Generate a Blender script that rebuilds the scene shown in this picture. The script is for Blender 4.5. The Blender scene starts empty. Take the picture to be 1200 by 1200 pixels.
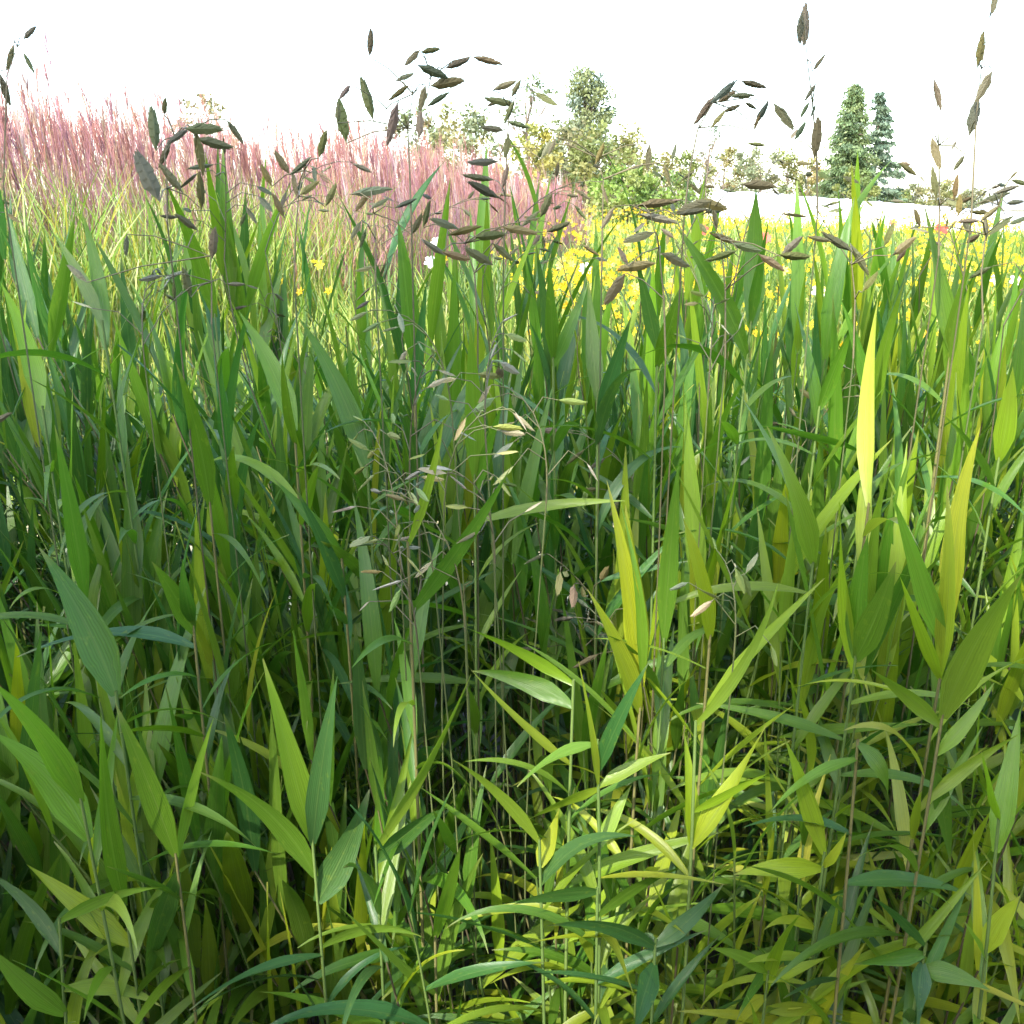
import bpy, math, random
import numpy as np
from mathutils import Vector, Matrix

# ------------------------------------------------------------------ camera, sky, sun, exposure
SC = bpy.context.scene
COL = SC.collection
CAM_Z = 1.20
PITCH = math.radians(17.0)
FPX = 600.0 / math.tan(math.radians(26.5))          # focal length in photo pixels (1200 px frame)

cam_data = bpy.data.cameras.new("camera")
cam_data.sensor_fit = 'HORIZONTAL'
cam_data.angle = math.radians(53.0)
cam_data.clip_start = 0.02
cam_data.clip_end = 2000.0
cam = bpy.data.objects.new("camera", cam_data)
COL.objects.link(cam)
cam.location = (0, 0, CAM_Z)
cam.rotation_euler = (math.pi / 2 - PITCH, 0, 0)
SC.camera = cam

SUN_AZ = math.radians(208.0)      # clockwise from +Y (the viewing direction): behind the camera, to the left
SUN_EL = math.radians(42.0)
world = bpy.data.worlds.new("World")
SC.world = world
world.use_nodes = True
wn = world.node_tree.nodes
sky = wn.new("ShaderNodeTexSky")
sky.sky_type = 'NISHITA'
sky.sun_disc = False
sky.sun_elevation = SUN_EL
sky.sun_rotation = SUN_AZ
sky.air_density = 1.0
sky.dust_density = 1.5
sky.ozone_density = 0.6
world.node_tree.links.new(sky.outputs[0], wn["Background"].inputs[0])
wn["Background"].inputs[1].default_value = 0.15

sun_data = bpy.data.lights.new("sun", 'SUN')
sun_data.energy = 2.0
sun_data.angle = math.radians(0.53)
sun_data.color = (1.0, 0.95, 0.86)
sun = bpy.data.objects.new("sun", sun_data)
COL.objects.link(sun)
to_sun = Vector((math.sin(SUN_AZ) * math.cos(SUN_EL), math.cos(SUN_AZ) * math.cos(SUN_EL), math.sin(SUN_EL)))
sun.rotation_euler = to_sun.to_track_quat('Z', 'Y').to_euler()
sun.location = to_sun * 60

SC.view_settings.view_transform = 'Standard'
SC.view_settings.look = 'None'
SC.view_settings.gamma = 1.0
SC.view_settings.exposure = 2.55
SC.render.engine = 'CYCLES'
SC.cycles.max_bounces = 5
SC.cycles.diffuse_bounces = 2
SC.cycles.glossy_bounces = 3
SC.cycles.transmission_bounces = 5
SC.cycles.transparent_max_bounces = 4
SC.cycles.caustics_reflective = False
SC.cycles.caustics_refractive = False

R = np.random.RandomState(11)
rnd = random.Random(5)
TAU = math.pi * 2


def ray(px, py):
    """Viewing direction through a pixel of the 1200 px photo."""
    u = (px - 600.0) / FPX
    v = (600.0 - py) / FPX
    c, s = math.cos(PITCH), math.sin(PITCH)
    return Vector((u, c + v * s, -s + v * c))


def at(px, py, Y):
    d = ray(px, py)
    return Vector((0, 0, CAM_Z)) + d * (Y / d.y)


def terrain(x, y):
    x = np.asarray(x, float); y = np.asarray(y, float)
    k = np.clip((y - 12.0) / 45.0, 0, 1)
    return -0.072 * np.clip(x - 8.0, 0, 34) * k - 0.002 * np.clip(y - 70, 0, 200)


# ------------------------------------------------------------------ materials
def nodes_of(name):
    m = bpy.data.materials.new(name)
    m.use_nodes = True
    nt = m.node_tree
    nt.nodes.clear()
    out = nt.nodes.new("ShaderNodeOutputMaterial")
    return m, nt, out


def mathn(nt, op, a, b=None, c=None):
    n = nt.nodes.new("ShaderNodeMath")
    n.operation = op
    for i, v in enumerate((a, b, c)):
        if v is None:
            continue
        if isinstance(v, (int, float)):
            n.inputs[i].default_value = v
        else:
            nt.links.new(v, n.inputs[i])
    return n.outputs[0]


def mixc(nt, blend, fac, a, b):
    n = nt.nodes.new("ShaderNodeMix")
    n.data_type = 'RGBA'
    n.blend_type = blend
    for sock, v in ((n.inputs[0], fac), (n.inputs[6], a), (n.inputs[7], b)):
        if isinstance(v, (int, float)):
            sock.default_value = v
        elif isinstance(v, tuple):
            sock.default_value = v if len(v) == 4 else (*v, 1)
        else:
            nt.links.new(v, sock)
    return n.outputs[2]


def leaf_material(name, source, trans=0.47, rough=0.32, spec=0.5, veins=True, warm=(1.10, 1.22, 0.45), blotch=True):
    """Leaf tissue: sheen over diffuse, with light coming through. source: 'object' colour or 'Col' attribute."""
    m, nt, out = nodes_of(name)
    N, L = nt.nodes, nt.links
    if source == 'object':
        oi = N.new("ShaderNodeObjectInfo")
        base = oi.outputs["Color"]
    else:
        a = N.new("ShaderNodeAttribute")
        a.attribute_name = "Col"
        base = a.outputs["Color"]
    bump_h = None
    if veins:
        uv = N.new("ShaderNodeUVMap")
        sep = N.new("ShaderNodeSeparateXYZ")
        L.new(uv.outputs[0], sep.inputs[0])
        u, v = sep.outputs[0], sep.outputs[1]
        # parallel veins
        st = mathn(nt, 'SINE', mathn(nt, 'MULTIPLY', u, 75.0))
        comb = N.new("ShaderNodeCombineXYZ")
        L.new(mathn(nt, 'MULTIPLY', u, 26.0), comb.inputs[0])
        L.new(mathn(nt, 'MULTIPLY', v, 1.6), comb.inputs[1])
        if source == 'object':
            L.new(mathn(nt, 'MULTIPLY', oi.outputs["Random"], 40.0), comb.inputs[2])
        nz = N.new("ShaderNodeTexNoise")
        nz.inputs["Scale"].default_value = 1.0
        nz.inputs["Detail"].default_value = 3.0
        L.new(comb.outputs[0], nz.inputs["Vector"])
        var = mathn(nt, 'ADD', mathn(nt, 'MULTIPLY', nz.outputs["Fac"], 0.75), mathn(nt, 'MULTIPLY_ADD', st, 0.05, 0.62))
        hsv = N.new("ShaderNodeHueSaturation")
        L.new(base, hsv.inputs["Color"])
        L.new(var, hsv.inputs["Value"])
        base = hsv.outputs["Color"]
        # pale midrib
        d = mathn(nt, 'ABSOLUTE', mathn(nt, 'SUBTRACT', u, 0.5))
        rib = mathn(nt, 'LESS_THAN', d, 0.035)
        base = mixc(nt, 'MIX', mathn(nt, 'MULTIPLY', rib, 0.14), base, (0.24, 0.32, 0.09))
        if blotch and source == 'object':
            # yellowed, browned tips and rust specks on some blades
            comb2 = N.new("ShaderNodeCombineXYZ")
            L.new(mathn(nt, 'MULTIPLY', u, 3.0), comb2.inputs[0])
            L.new(mathn(nt, 'MULTIPLY', v, 11.0), comb2.inputs[1])
            L.new(mathn(nt, 'MULTIPLY', oi.outputs["Random"], 90.0), comb2.inputs[2])
            n2 = N.new("ShaderNodeTexNoise")
            n2.inputs["Scale"].default_value = 1.3
            n2.inputs["Detail"].default_value = 4.0
            L.new(comb2.outputs[0], n2.inputs["Vector"])
            ramp = N.new("ShaderNodeValToRGB")
            ramp.color_ramp.elements[0].position = 0.60
            ramp.color_ramp.elements[1].position = 0.74
            L.new(n2.outputs["Fac"], ramp.inputs[0])
            base = mixc(nt, 'MIX', mathn(nt, 'MULTIPLY', ramp.outputs[0], 0.4), base, (0.22, 0.29, 0.03))
            n3 = N.new("ShaderNodeTexNoise")
            n3.inputs["Scale"].default_value = 9.0
            n3.inputs["Detail"].default_value = 2.0
            L.new(comb2.outputs[0], n3.inputs["Vector"])
            sp = N.new("ShaderNodeValToRGB")
            sp.color_ramp.elements[0].position = 0.70
            sp.color_ramp.elements[1].position = 0.76
            L.new(n3.outputs["Fac"], sp.inputs[0])
            base = mixc(nt, 'MIX', mathn(nt, 'MULTIPLY', sp.outputs[0], 0.6), base, (0.13, 0.10, 0.035))
            tip = N.new("ShaderNodeValToRGB")
            tip.color_ramp.elements[0].position = 0.86
            tip.color_ramp.elements[1].position = 1.0
            L.new(v, tip.inputs[0])
            pick = mathn(nt, 'GREATER_THAN', oi.outputs["Random"], 0.35)
            base = mixc(nt, 'MIX', mathn(nt, 'MULTIPLY', mathn(nt, 'MULTIPLY', tip.outputs[0], pick), 0.55), base, (0.30, 0.27, 0.09))
        bump_h = mathn(nt, 'ADD', mathn(nt, 'MULTIPLY', st, 0.3), nz.outputs["Fac"])
    p = N.new("ShaderNodeBsdfPrincipled")
    L.new(base, p.inputs["Base Color"])
    p.inputs["Roughness"].default_value = rough
    p.inputs["Specular IOR Level"].default_value = spec
    if bump_h is not None:
        b = N.new("ShaderNodeBump")
        b.inputs["Strength"].default_value = 0.25
        b.inputs["Distance"].default_value = 0.002
        L.new(bump_h, b.inputs["Height"])
        L.new(b.outputs[0], p.inputs["Normal"])
    t = N.new("ShaderNodeBsdfTranslucent")
    L.new(mixc(nt, 'MULTIPLY', 1.0, base, warm), t.inputs["Color"])
    mx = N.new("ShaderNodeMixShader")
    mx.inputs[0].default_value = trans
    L.new(p.outputs[0], mx.inputs[1])
    L.new(t.outputs[0], mx.inputs[2])
    L.new(mx.outputs[0], out.inputs[0])
    return m


def surface_material(name, colours, scale=6.0, rough=0.8, bump=0.3, coord='Object', detail=6.0, stretch=None):
    m, nt, out = nodes_of(name)
    N, L = nt.nodes, nt.links
    tc = N.new("ShaderNodeTexCoord")
    mp = N.new("ShaderNodeMapping")
    L.new(tc.outputs[coord], mp.inputs[0])
    if stretch:
        mp.inputs["Scale"].default_value = stretch
    nz = N.new("ShaderNodeTexNoise")
    nz.inputs["Scale"].default_value = scale
    nz.inputs["Detail"].default_value = detail
    L.new(mp.outputs[0], nz.inputs["Vector"])
    rp = N.new("ShaderNodeValToRGB")
    els = rp.color_ramp.elements
    for i, c in enumerate(colours):
        pos = 0.3 + 0.4 * i / max(1, len(colours) - 1)
        e = els[i] if i < 2 else els.new(pos)
        e.position = pos
        e.color = (*c, 1)
    L.new(nz.outputs["Fac"], rp.inputs[0])
    p = N.new("ShaderNodeBsdfPrincipled")
    L.new(rp.outputs[0], p.inputs["Base Color"])
    p.inputs["Roughness"].default_value = rough
    b = N.new("ShaderNodeBump")
    b.inputs["Strength"].default_value = bump
    L.new(nz.outputs["Fac"], b.inputs["Height"])
    L.new(b.outputs[0], p.inputs["Normal"])
    L.new(p.outputs[0], out.inputs[0])
    return m


M_LEAF = leaf_material("sea_oats_leaf", 'object')
M_LEAF_MASS = leaf_material("sea_oats_leaf_mass", 'Col')
M_STEM = leaf_material("sea_oats_stem", 'object', trans=0.0, rough=0.5, spec=0.35, veins=False)
M_SPIKE = leaf_material("spikelet_husk", 'object', trans=0.38, rough=0.55, spec=0.25, veins=False, warm=(1.15, 1.0, 0.7))
M_GRASS = leaf_material("meadow_blade", 'Col', trans=0.40, rough=0.5, veins=False, warm=(1.1, 1.1, 0.6))
M_PLUME = leaf_material("pink_plume", 'Col', trans=0.35, rough=0.6, spec=0.3, veins=False, warm=(1.1, 0.95, 0.9))
M_PETAL = leaf_material("petal", 'Col', trans=0.35, rough=0.5, spec=0.2, veins=False, warm=(1.05, 1.0, 0.8))
M_PETAL_O = leaf_material("single_petal", 'object', trans=0.30, rough=0.5, spec=0.2, veins=False, warm=(1.05, 1.0, 0.9))
M_TREE = leaf_material("tree_leaf", 'Col', trans=0.35, rough=0.5, spec=0.3, veins=False, warm=(1.1, 1.1, 0.6))
M_BARK = surface_material("bark", [(0.10, 0.075, 0.055), (0.19, 0.15, 0.115)], 9.0, 0.9, 0.6, stretch=(3, 3, 0.6))
M_GROUND = surface_material("straw_ground", [(0.30, 0.25, 0.13), (0.42, 0.36, 0.20), (0.33, 0.34, 0.13)], 0.9, 0.95, 0.5, detail=9)
M_SOIL = surface_material("dark_soil", [(0.035, 0.027, 0.02), (0.075, 0.058, 0.042)], 22.0, 0.95, 0.7, detail=8)
M_FILM = surface_material("white_film", [(0.78, 0.79, 0.80), (0.86, 0.86, 0.85)], 1.5, 0.35, 0.12)
M_STEEL = surface_material("galvanised_steel", [(0.42, 0.43, 0.44), (0.52, 0.53, 0.54)], 12, 0.45, 0.05)
M_BOARD = surface_material("weathered_boards", [(0.24, 0.20, 0.16), (0.36, 0.31, 0.26)], 5, 0.85, 0.4, stretch=(6, 6, 0.5))
M_ROOF = surface_material("grey_roofing", [(0.20, 0.21, 0.22), (0.27, 0.28, 0.29)], 5, 0.6, 0.2)
M_WALLF = surface_material("pale_cladding", [(0.46, 0.47, 0.47), (0.55, 0.56, 0.56)], 4, 0.8, 0.2)
M_TEAL = surface_material("teal_plastic", [(0.015, 0.16, 0.13), (0.02, 0.20, 0.17)], 8, 0.4, 0.05)


# ------------------------------------------------------------------ mesh helpers
def raw_mesh(name, verts, quads, uv=None, col=None, tris=None):
    verts = np.ascontiguousarray(verts, np.float32).reshape(-1, 3)
    faces = []
    nq = 0 if quads is None else len(quads)
    ntr = 0 if tris is None else len(tris)
    idx = []
    if nq:
        idx.append(np.asarray(quads, np.int32).reshape(-1))
    if ntr:
        idx.append(np.asarray(tris, np.int32).reshape(-1))
    idx = np.concatenate(idx)
    starts = np.concatenate([np.arange(nq) * 4, nq * 4 + np.arange(ntr) * 3]).astype(np.int32)
    me = bpy.data.meshes.new(name)
    me.vertices.add(len(verts))
    me.vertices.foreach_set("co", verts.reshape(-1))
    me.loops.add(len(idx))
    me.loops.foreach_set("vertex_index", idx)
    me.polygons.add(nq + ntr)
    me.polygons.foreach_set("loop_start", starts)
    me.polygons.foreach_set("use_smooth", np.ones(nq + ntr, bool))
    if uv is not None:
        layer = me.uv_layers.new(name="UVMap")
        layer.data.foreach_set("uv", np.asarray(uv, np.float32).reshape(-1, 2)[idx].reshape(-1))
    if col is not None:
        a = me.color_attributes.new("Col", 'FLOAT_COLOR', 'POINT')
        c = np.ones((len(verts), 4), np.float32)
        c[:, :3] = np.asarray(col, np.float32).reshape(-1, 3)
        a.data.foreach_set("color", c.reshape(-1))
    me.update(calc_edges=True)
    return me


class Mass:
    """Collects many small pieces into one mesh with a colour attribute."""
    def __init__(self):
        self.v, self.q, self.t, self.uv, self.c, self.n = [], [], [], [], [], 0

    def strips(self, P, S, W, C):
        """P (n,k,3) centre lines, S (n,3)|(n,k,3) side vectors, W (n,k) half widths, C (n,3)|(n,k,3)."""
        n, k, _ = P.shape
        if S.ndim == 2:
            S = np.repeat(S[:, None], k, 1)
        if C.ndim == 2:
            C = np.repeat(C[:, None], k, 1)
        V = np.stack([P - S * W[..., None], P + S * W[..., None]], 2)
        base = self.n + np.arange(n)[:, None] * (k * 2) + np.arange(k - 1)[None] * 2
        Q = np.stack([base, base + 1, base + 3, base + 2], -1).reshape(-1, 4)
        UV = np.zeros((n, k, 2, 2))
        UV[:, :, 1, 0] = 1
        UV[..., 1] = np.linspace(0, 1, k)[None, :, None]
        self.v.append(V.reshape(-1, 3)); self.q.append(Q); self.uv.append(UV.reshape(-1, 2))
        self.c.append(np.repeat(C[:, :, None], 2, 2).reshape(-1, 3))
        self.n += n * k * 2

    def quads(self, Cn, A, B, C):
        """diamond leaves: centre, half-axis A, half-axis B (n,3)."""
        n = len(Cn)
        V = np.stack([Cn - A, Cn - B, Cn + A, Cn + B], 1)
        Q = self.n + np.arange(n)[:, None] * 4 + np.arange(4)[None]
        self.v.append(V.reshape(-1, 3)); self.q.append(Q)
        self.uv.append(np.tile(np.array([[.5, 0], [0, .5], [.5, 1], [1, .5]]), (n, 1)))
        self.c.append(np.repeat(C[:, None], 4, 1).reshape(-1, 3))
        self.n += n * 4

    def tris(self, V, C):
        n = len(V)
        T = self.n + np.arange(n)[:, None] * 3 + np.arange(3)[None]
        self.v.append(V.reshape(-1, 3)); self.t.append(T)
        self.uv.append(np.tile(np.array([[0, 0], [1, 0], [.5, 1]]), (n, 1)))
        self.c.append(np.repeat(C[:, None], 3, 1).reshape(-1, 3))
        self.n += n * 3

    def build(self, name, mat):
        me = raw_mesh(name, np.concatenate(self.v), np.concatenate(self.q) if self.q else None,
                      np.concatenate(self.uv), np.concatenate(self.c), np.concatenate(self.t) if self.t else None)
        me.materials.append(mat)
        return me


def link(name, me, parent=None, color=None):
    o = bpy.data.objects.new(name, me)
    COL.objects.link(o)
    if parent is not None:
        o.parent = parent
    if color is not None:
        o.color = (*color, 1)
    return o


def tag(o, label=None, cat=None, group=None, kind=None):
    if label: o["label"] = label
    if cat: o["category"] = cat
    if group: o["group"] = group
    if kind: o["kind"] = kind
    return o


def tube_arrays(pts, radii, sides=6, start=0):
    pts = [Vector(p) for p in pts]
    V, Q = [], []
    ref = Vector((0.31, 0.95, 0.08))
    for i, p in enumerate(pts):
        a = pts[max(0, i - 1)]; b = pts[min(len(pts) - 1, i + 1)]
        t = (b - a).normalized()
        s = t.cross(ref).normalized()
        n = s.cross(t)
        for j in range(sides):
            an = TAU * j / sides
            V.append(p + (s * math.cos(an) + n * math.sin(an)) * radii[i])
    for i in range(len(pts) - 1):
        for j in range(sides):
            k = (j + 1) % sides
            Q.append((start + i * sides + j, start + i * sides + k, start + (i + 1) * sides + k, start + (i + 1) * sides + j))
    return V, Q


def tubes_mesh(name, runs, mat, sides=6):
    """runs: list of (points, radii)."""
    V, Q = [], []
    for pts, radii in runs:
        v, q = tube_arrays(pts, radii, sides, len(V))
        V += v; Q += q
    me = raw_mesh(name, np.array([tuple(v) for v in V]), np.array(Q))
    me.materials.append(mat)
    return me


def box_mesh(name, boxes, mat):
    """boxes: list of (x0,y0,z0,x1,y1,z1)."""
    V, Q = [], []
    for x0, y0, z0, x1, y1, z1 in boxes:
        b = len(V)
        V += [(x0, y0, z0), (x1, y0, z0), (x1, y1, z0), (x0, y1, z0), (x0, y0, z1), (x1, y0, z1), (x1, y1, z1), (x0, y1, z1)]
        Q += [(b, b + 3, b + 2, b + 1), (b + 4, b + 5, b + 6, b + 7), (b, b + 1, b + 5, b + 4), (b + 1, b + 2, b + 6, b + 5),
              (b + 2, b + 3, b + 7, b + 6), (b + 3, b, b + 4, b + 7)]
    me = raw_mesh(name, np.array(V), np.array(Q))
    me.polygons.foreach_set("use_smooth", np.zeros(len(Q), bool))
    me.materials.append(mat)
    return me


# ------------------------------------------------------------------ the ground
def ground():
    xs = np.concatenate([np.linspace(-700, -40, 12), np.linspace(-36, 80, 60), np.linspace(90, 800, 12)])
    ys = np.concatenate([np.linspace(-60, 0, 7), np.linspace(1, 100, 60), np.linspace(110, 1200, 16)])
    X, Y = np.meshgrid(xs, ys)
    Z = terrain(X, Y)
    nx, ny = len(xs), len(ys)
    i = np.arange(nx - 1)[None] + np.arange(ny - 1)[:, None] * nx
    Q = np.stack([i, i + 1, i + nx + 1, i + nx], -1).reshape(-1, 4)
    me = raw_mesh("ground", np.stack([X, Y, Z], -1), Q)
    me.materials.append(M_GROUND)
    o = link("ground", me)
    tag(o, "pale straw coloured farm ground under the flower rows", "ground", kind="structure")
    # planting bed of the sea oats: dark soil, gently mounded sheet
    xs = np.linspace(-4.2, 4.2, 40); ys = np.linspace(-.9, 2.75, 20)  # soil extended forward under the camera to cut light bounced off pale ground
    X, Y = np.meshgrid(xs, ys)
    Z = 0.012 + 0.05 * (1 - (X / 4.2) ** 4) * (1 - ((Y - .925) / 1.825) ** 4) + R.uniform(-.006, .006, X.shape)
    i = np.arange(39)[None] + np.arange(19)[:, None] * 40
    Q = np.stack([i, i + 1, i + 41, i + 40], -1).reshape(-1, 4)
    me = raw_mesh("planting_bed", np.stack([X, Y, Z], -1), Q)
    me.materials.append(M_SOIL)
    tag(link("planting_bed", me), "dark soil of the bed beneath the sea oats", "soil", kind="structure")


ground()


# ------------------------------------------------------------------ unseen maple, added behind the camera as shade caster for the sea oats
def shade_tree():
    ctr = Vector((0.0, 1.45, .80)) + to_sun * 10.5
    e = bpy.data.objects.new("added_shade_maple", None); COL.objects.link(e)
    e.location = (ctr.x - .3, ctr.y - .2, 0)
    tag(e, "unseen maple behind the camera, added to shade the sea oats", "tree")
    ax = np.array([3.1, 2.6, 2.05])
    cz = ctr.z
    runs = [([(0, 0, 0), (.08, .05, cz * .35), (.2, .1, cz * .7), (.3, .2, cz * 1.1)], [.27, .21, .16, .05])]
    n = 620  # few leaves, so broken sun patches get through to the sea oats
    v = R.normal(0, 1, (n, 3)); v /= np.linalg.norm(v, axis=1)[:, None]
    rad = R.rand(n) ** .42
    lump = 1 + .10 * np.sin(v[:, 0] * 7 + 1) * np.sin(v[:, 1] * 6 + 2) + .07 * np.sin(v[:, 2] * 9)
    c = v * (rad * lump)[:, None] * ax + np.array([.3, .2, cz])
    for i in range(26):
        tip = v[i] * ax * .8 + np.array([.3, .2, cz])
        st = np.array([.15, .1, cz * R.uniform(.5, .8)])
        runs.append(([tuple(st), tuple((st + tip) / 2 + np.array([0, 0, .15])), tuple(tip)], [.08, .05, .015]))
    d = R.normal(0, 1, (n, 3)); d /= np.linalg.norm(d, axis=1)[:, None]
    q = np.cross(d, R.normal(0, 1, (n, 3))); q /= np.linalg.norm(q, axis=1)[:, None]
    sz = R.uniform(.10, .17, n)
    ms = Mass()
    ms.quads(c, d * sz[:, None], q * (sz * .7)[:, None], np.array([[.07, .13, .03]]) * R.uniform(.7, 1.3, (n, 1)))
    link("trunk", tubes_mesh("trunk", runs, M_BARK, 7), e)
    link("crown", ms.build("crown", M_TREE), e)


shade_tree()


# ------------------------------------------------------------------ unseen dark fence, added behind the camera to block low frontal light
def light_block_fence():
    m_dark = surface_material("block_fence_dark", [(0.030, 0.024, 0.018), (0.060, 0.048, 0.036)], 6, 0.8, 0.4, stretch=(5, 5, .5))
    e = bpy.data.objects.new("added_block_fence", None); COL.objects.link(e)
    e.location = (0, -1.55, 0)
    tag(e, "unseen dark fence behind the camera, added to keep light off the sea oats", "fence")
    bm = box_mesh("board", [(-.094, 0, .06, .094, .022, 1.95)], m_dark)
    for i in range(56):
        b = link("board", bm, e); b.location = (-5.5 + .2 * i, 0, .012 * math.sin(i * 7.3))
    pm = box_mesh("post", [(-.05, -.1, 0, .05, -.002, 1.9)], m_dark)
    for i in range(7):
        link("post", pm, e).location = (-5.4 + 1.8 * i, 0, 0)
    for z in (.3, .95, 1.65):
        link("rail", box_mesh("rail", [(-5.6, -.045, z, 5.6, -.003, z + .09)], m_dark), e)


light_block_fence()


# ------------------------------------------------------------------ sea oats: leaves, stems, seed heads
GREENS = {
    'B': (0.050, 0.130, 0.026),   # deep, bluish
    'G': (0.085, 0.180, 0.016),   # mid green
    'L': (0.165, 0.275, 0.022),   # light green
    'Y': (0.255, 0.335, 0.022),   # yellow-green
    'P': (0.360, 0.400, 0.045),   # pale yellow
}


def jitter_colour(c, amt=0.16):
    k = 1 + rnd.uniform(-amt, amt)
    return (c[0] * k * (1 + rnd.uniform(-.15, .2)), c[1] * k, c[2] * k * (1 + rnd.uniform(-.3, .4)))


def blade_profile(t, tip=1.0):
    """half width along a leaf, 1 at the widest"""
    return (np.clip(0.22 + 2.9 * t, 0, 1) ** 0.85) * (1 - 0.12 * t) * (1 - np.clip((t - 0.24) / 0.76, 0, 1) ** 1.6)


def blade_mesh(name, P, N, half, fold=0.28, wave=0.0, seed=0):
    """P (k,3) midrib points, N (k,3) upper-face normals; a channelled blade three vertices across."""
    k = len(P)
    T = np.gradient(P, axis=0)
    T /= np.linalg.norm(T, axis=1)[:, None] + 1e-9
    S = np.cross(T, N); S /= np.linalg.norm(S, axis=1)[:, None] + 1e-9
    N = np.cross(S, T)
    t = np.linspace(0, 1, k)
    w = half * blade_profile(t)
    w[-1] = half * 0.02
    w[0] = half * 0.25
    rip = wave * np.sin(t * 9 + seed) * half
    V = np.stack([P - S * w[:, None] + N * (w * fold + rip)[:, None], P, P + S * w[:, None] + N * (w * fold - rip)[:, None]], 1)
    i = np.arange(k - 1)[:, None] * 3 + np.arange(2)[None]
    Q = np.stack([i, i + 1, i + 4, i + 3], -1).reshape(-1, 4)
    UV = np.zeros((k, 3, 2)); UV[:, :, 0] = [0, .5, 1]; UV[:, :, 1] = t[:, None]
    me = raw_mesh(name, V, Q, UV)
    me.materials.append(M_LEAF)
    return me


def leaf_variants():
    """unit-length blades rising along +Z and bending towards +X; grouped by how far they droop."""
    out = []
    for droop in (0.02, 0.06, 0.12, 0.20, 0.32, 0.5, 0.75, 1.05, 1.4, 1.75):
        for s in range(3):
            k = 12
            t = np.linspace(0, 1, k)
            ang = droop * (t ** 1.4) + rnd.uniform(-.03, .03)
            az = rnd.uniform(-.28, .28) * t ** 2
            d = np.stack([np.sin(ang) * np.cos(az), np.sin(ang) * np.sin(az), np.cos(ang)], 1)
            P = np.concatenate([[[0, 0, 0]], np.cumsum((d[1:] + d[:-1]) / 2, 0)]) / (k - 1)
            # the upper face looks back towards the stem (-X) and up
            tw = rnd.uniform(-1.0, 1.0) * t + rnd.uniform(-.35, .35)
            n0 = np.stack([-np.cos(ang), np.zeros(k), np.sin(ang)], 1)
            y0 = np.array([0, 1.0, 0])
            N = n0 * np.cos(tw)[:, None] + y0 * np.sin(tw)[:, None]
            out.append((droop, blade_mesh("leaf_blade", P, N, rnd.uniform(.040, .056), rnd.uniform(.12, .45), rnd.uniform(0, .10), rnd.uniform(0, 6))))
    return out


LEAVES = leaf_variants()


def pick_leaf(droop):
    c = sorted(LEAVES, key=lambda e: abs(e[0] - droop) + rnd.uniform(0, .03))
    return c[rnd.randrange(3)][1]


def spikelet_mesh(n_lem, half, seed):
    """flat, oat-like spikelet along +Z, length 1: overlapping keeled husks in two ranks over a lens-shaped body."""
    r = random.Random(seed)
    V, T = [], []
    # body
    zs = (0.0, .22, .52, .80, .95)
    ws = (.01, .72, .92, .50, .06)
    for z, w in zip(zs, ws):
        V += [(-w * half, 0, z), (0, .05 * w, z), (w * half, 0, z), (0, -.05 * w, z)]
    for i in range(4):
        for j in range(4):
            a, b = i * 4 + j, i * 4 + (j + 1) % 4
            T += [(a, b, b + 4), (a, b + 4, a + 4)]
    # husks
    for i in range(n_lem):
        f = i / (n_lem - 1)
        s = 1 if i % 2 else -1
        z0 = 0.02 + 0.64 * f
        ln = 0.42 - 0.07 * f
        w = half * (0.62 + 0.62 * math.sin(math.pi * min(1, f * 0.80 + .16))) * (1 - .22 * f)
        w *= r.uniform(.92, 1.12)
        th = 0.055 * (1 - .45 * f)
        b = len(V)
        V += [(-s * 0.02, 0, z0), (s * w * .95, 0, z0 + ln * .48), (s * w * (1.02 - .5 * f), 0, z0 + ln),
              (s * w * .25, th, z0 + ln * .45), (s * w * .25, -th, z0 + ln * .45)]
        T += [(b, b + 1, b + 3), (b + 1, b + 2, b + 3), (b + 2, b, b + 3), (b + 1, b, b + 4), (b + 2, b + 1, b + 4), (b, b + 2, b + 4)]
    me = raw_mesh("spikelet", np.array(V), None, None, None, np.array(T))
    me.polygons.foreach_set("use_smooth", np.zeros(len(T), bool))
    me.materials.append(M_SPIKE)
    return me


SPIKES = [spikelet_mesh(7 + i % 3, (.10, .112, .125, .092, .118)[i], i) for i in range(5)]
HUSKS = [(0.18, 0.18, 0.08), (0.22, 0.205, 0.10), (0.15, 0.17, 0.065), (0.185, 0.155, 0.09), (0.135, 0.145, 0.07)]
PALE_HUSKS = [(0.34, 0.36, 0.17), (0.26, 0.32, 0.10), (0.40, 0.39, 0.23), (0.22, 0.29, 0.08)]


def basis(z, x):
    z = Vector(z).normalized()
    x = Vector(x)
    x = x - z * x.dot(z)
    if x.length < 1e-5:
        x = Vector((1, 0, 0)) - z * z.x
    x.normalize()
    y = z.cross(x)
    return Matrix((x, y, z)).transposed().to_4x4()


def put(o, M):
    """place an object in world space below a parent that sits unrotated and unscaled at its own location."""
    p = o.parent
    off = Vector((0, 0, 0))
    while p is not None:
        off += p.location
        p = p.parent
    o.matrix_local = Matrix.Translation(-off) @ M


PLANTS = []      # dict: empty, x, y


def new_plant(x, y):
    e = bpy.data.objects.new("sea_oats_plant", None)
    COL.objects.link(e)
    e.empty_display_size = .05
    e.location = (x, y, .05)
    d = dict(e=e, x=x, y=y, heads=0, tone=[], top=0.0)
    PLANTS.append(d)
    return d


def local_obj(name, me, parent, origin, color):
    o = link(name, me, parent, color)
    put(o, Matrix.Translation(origin))
    return o


STEM_COL = [(0.10, 0.15, 0.035), (0.08, 0.13, 0.03), (0.12, 0.115, 0.045), (0.08, 0.065, 0.035)]


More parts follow.
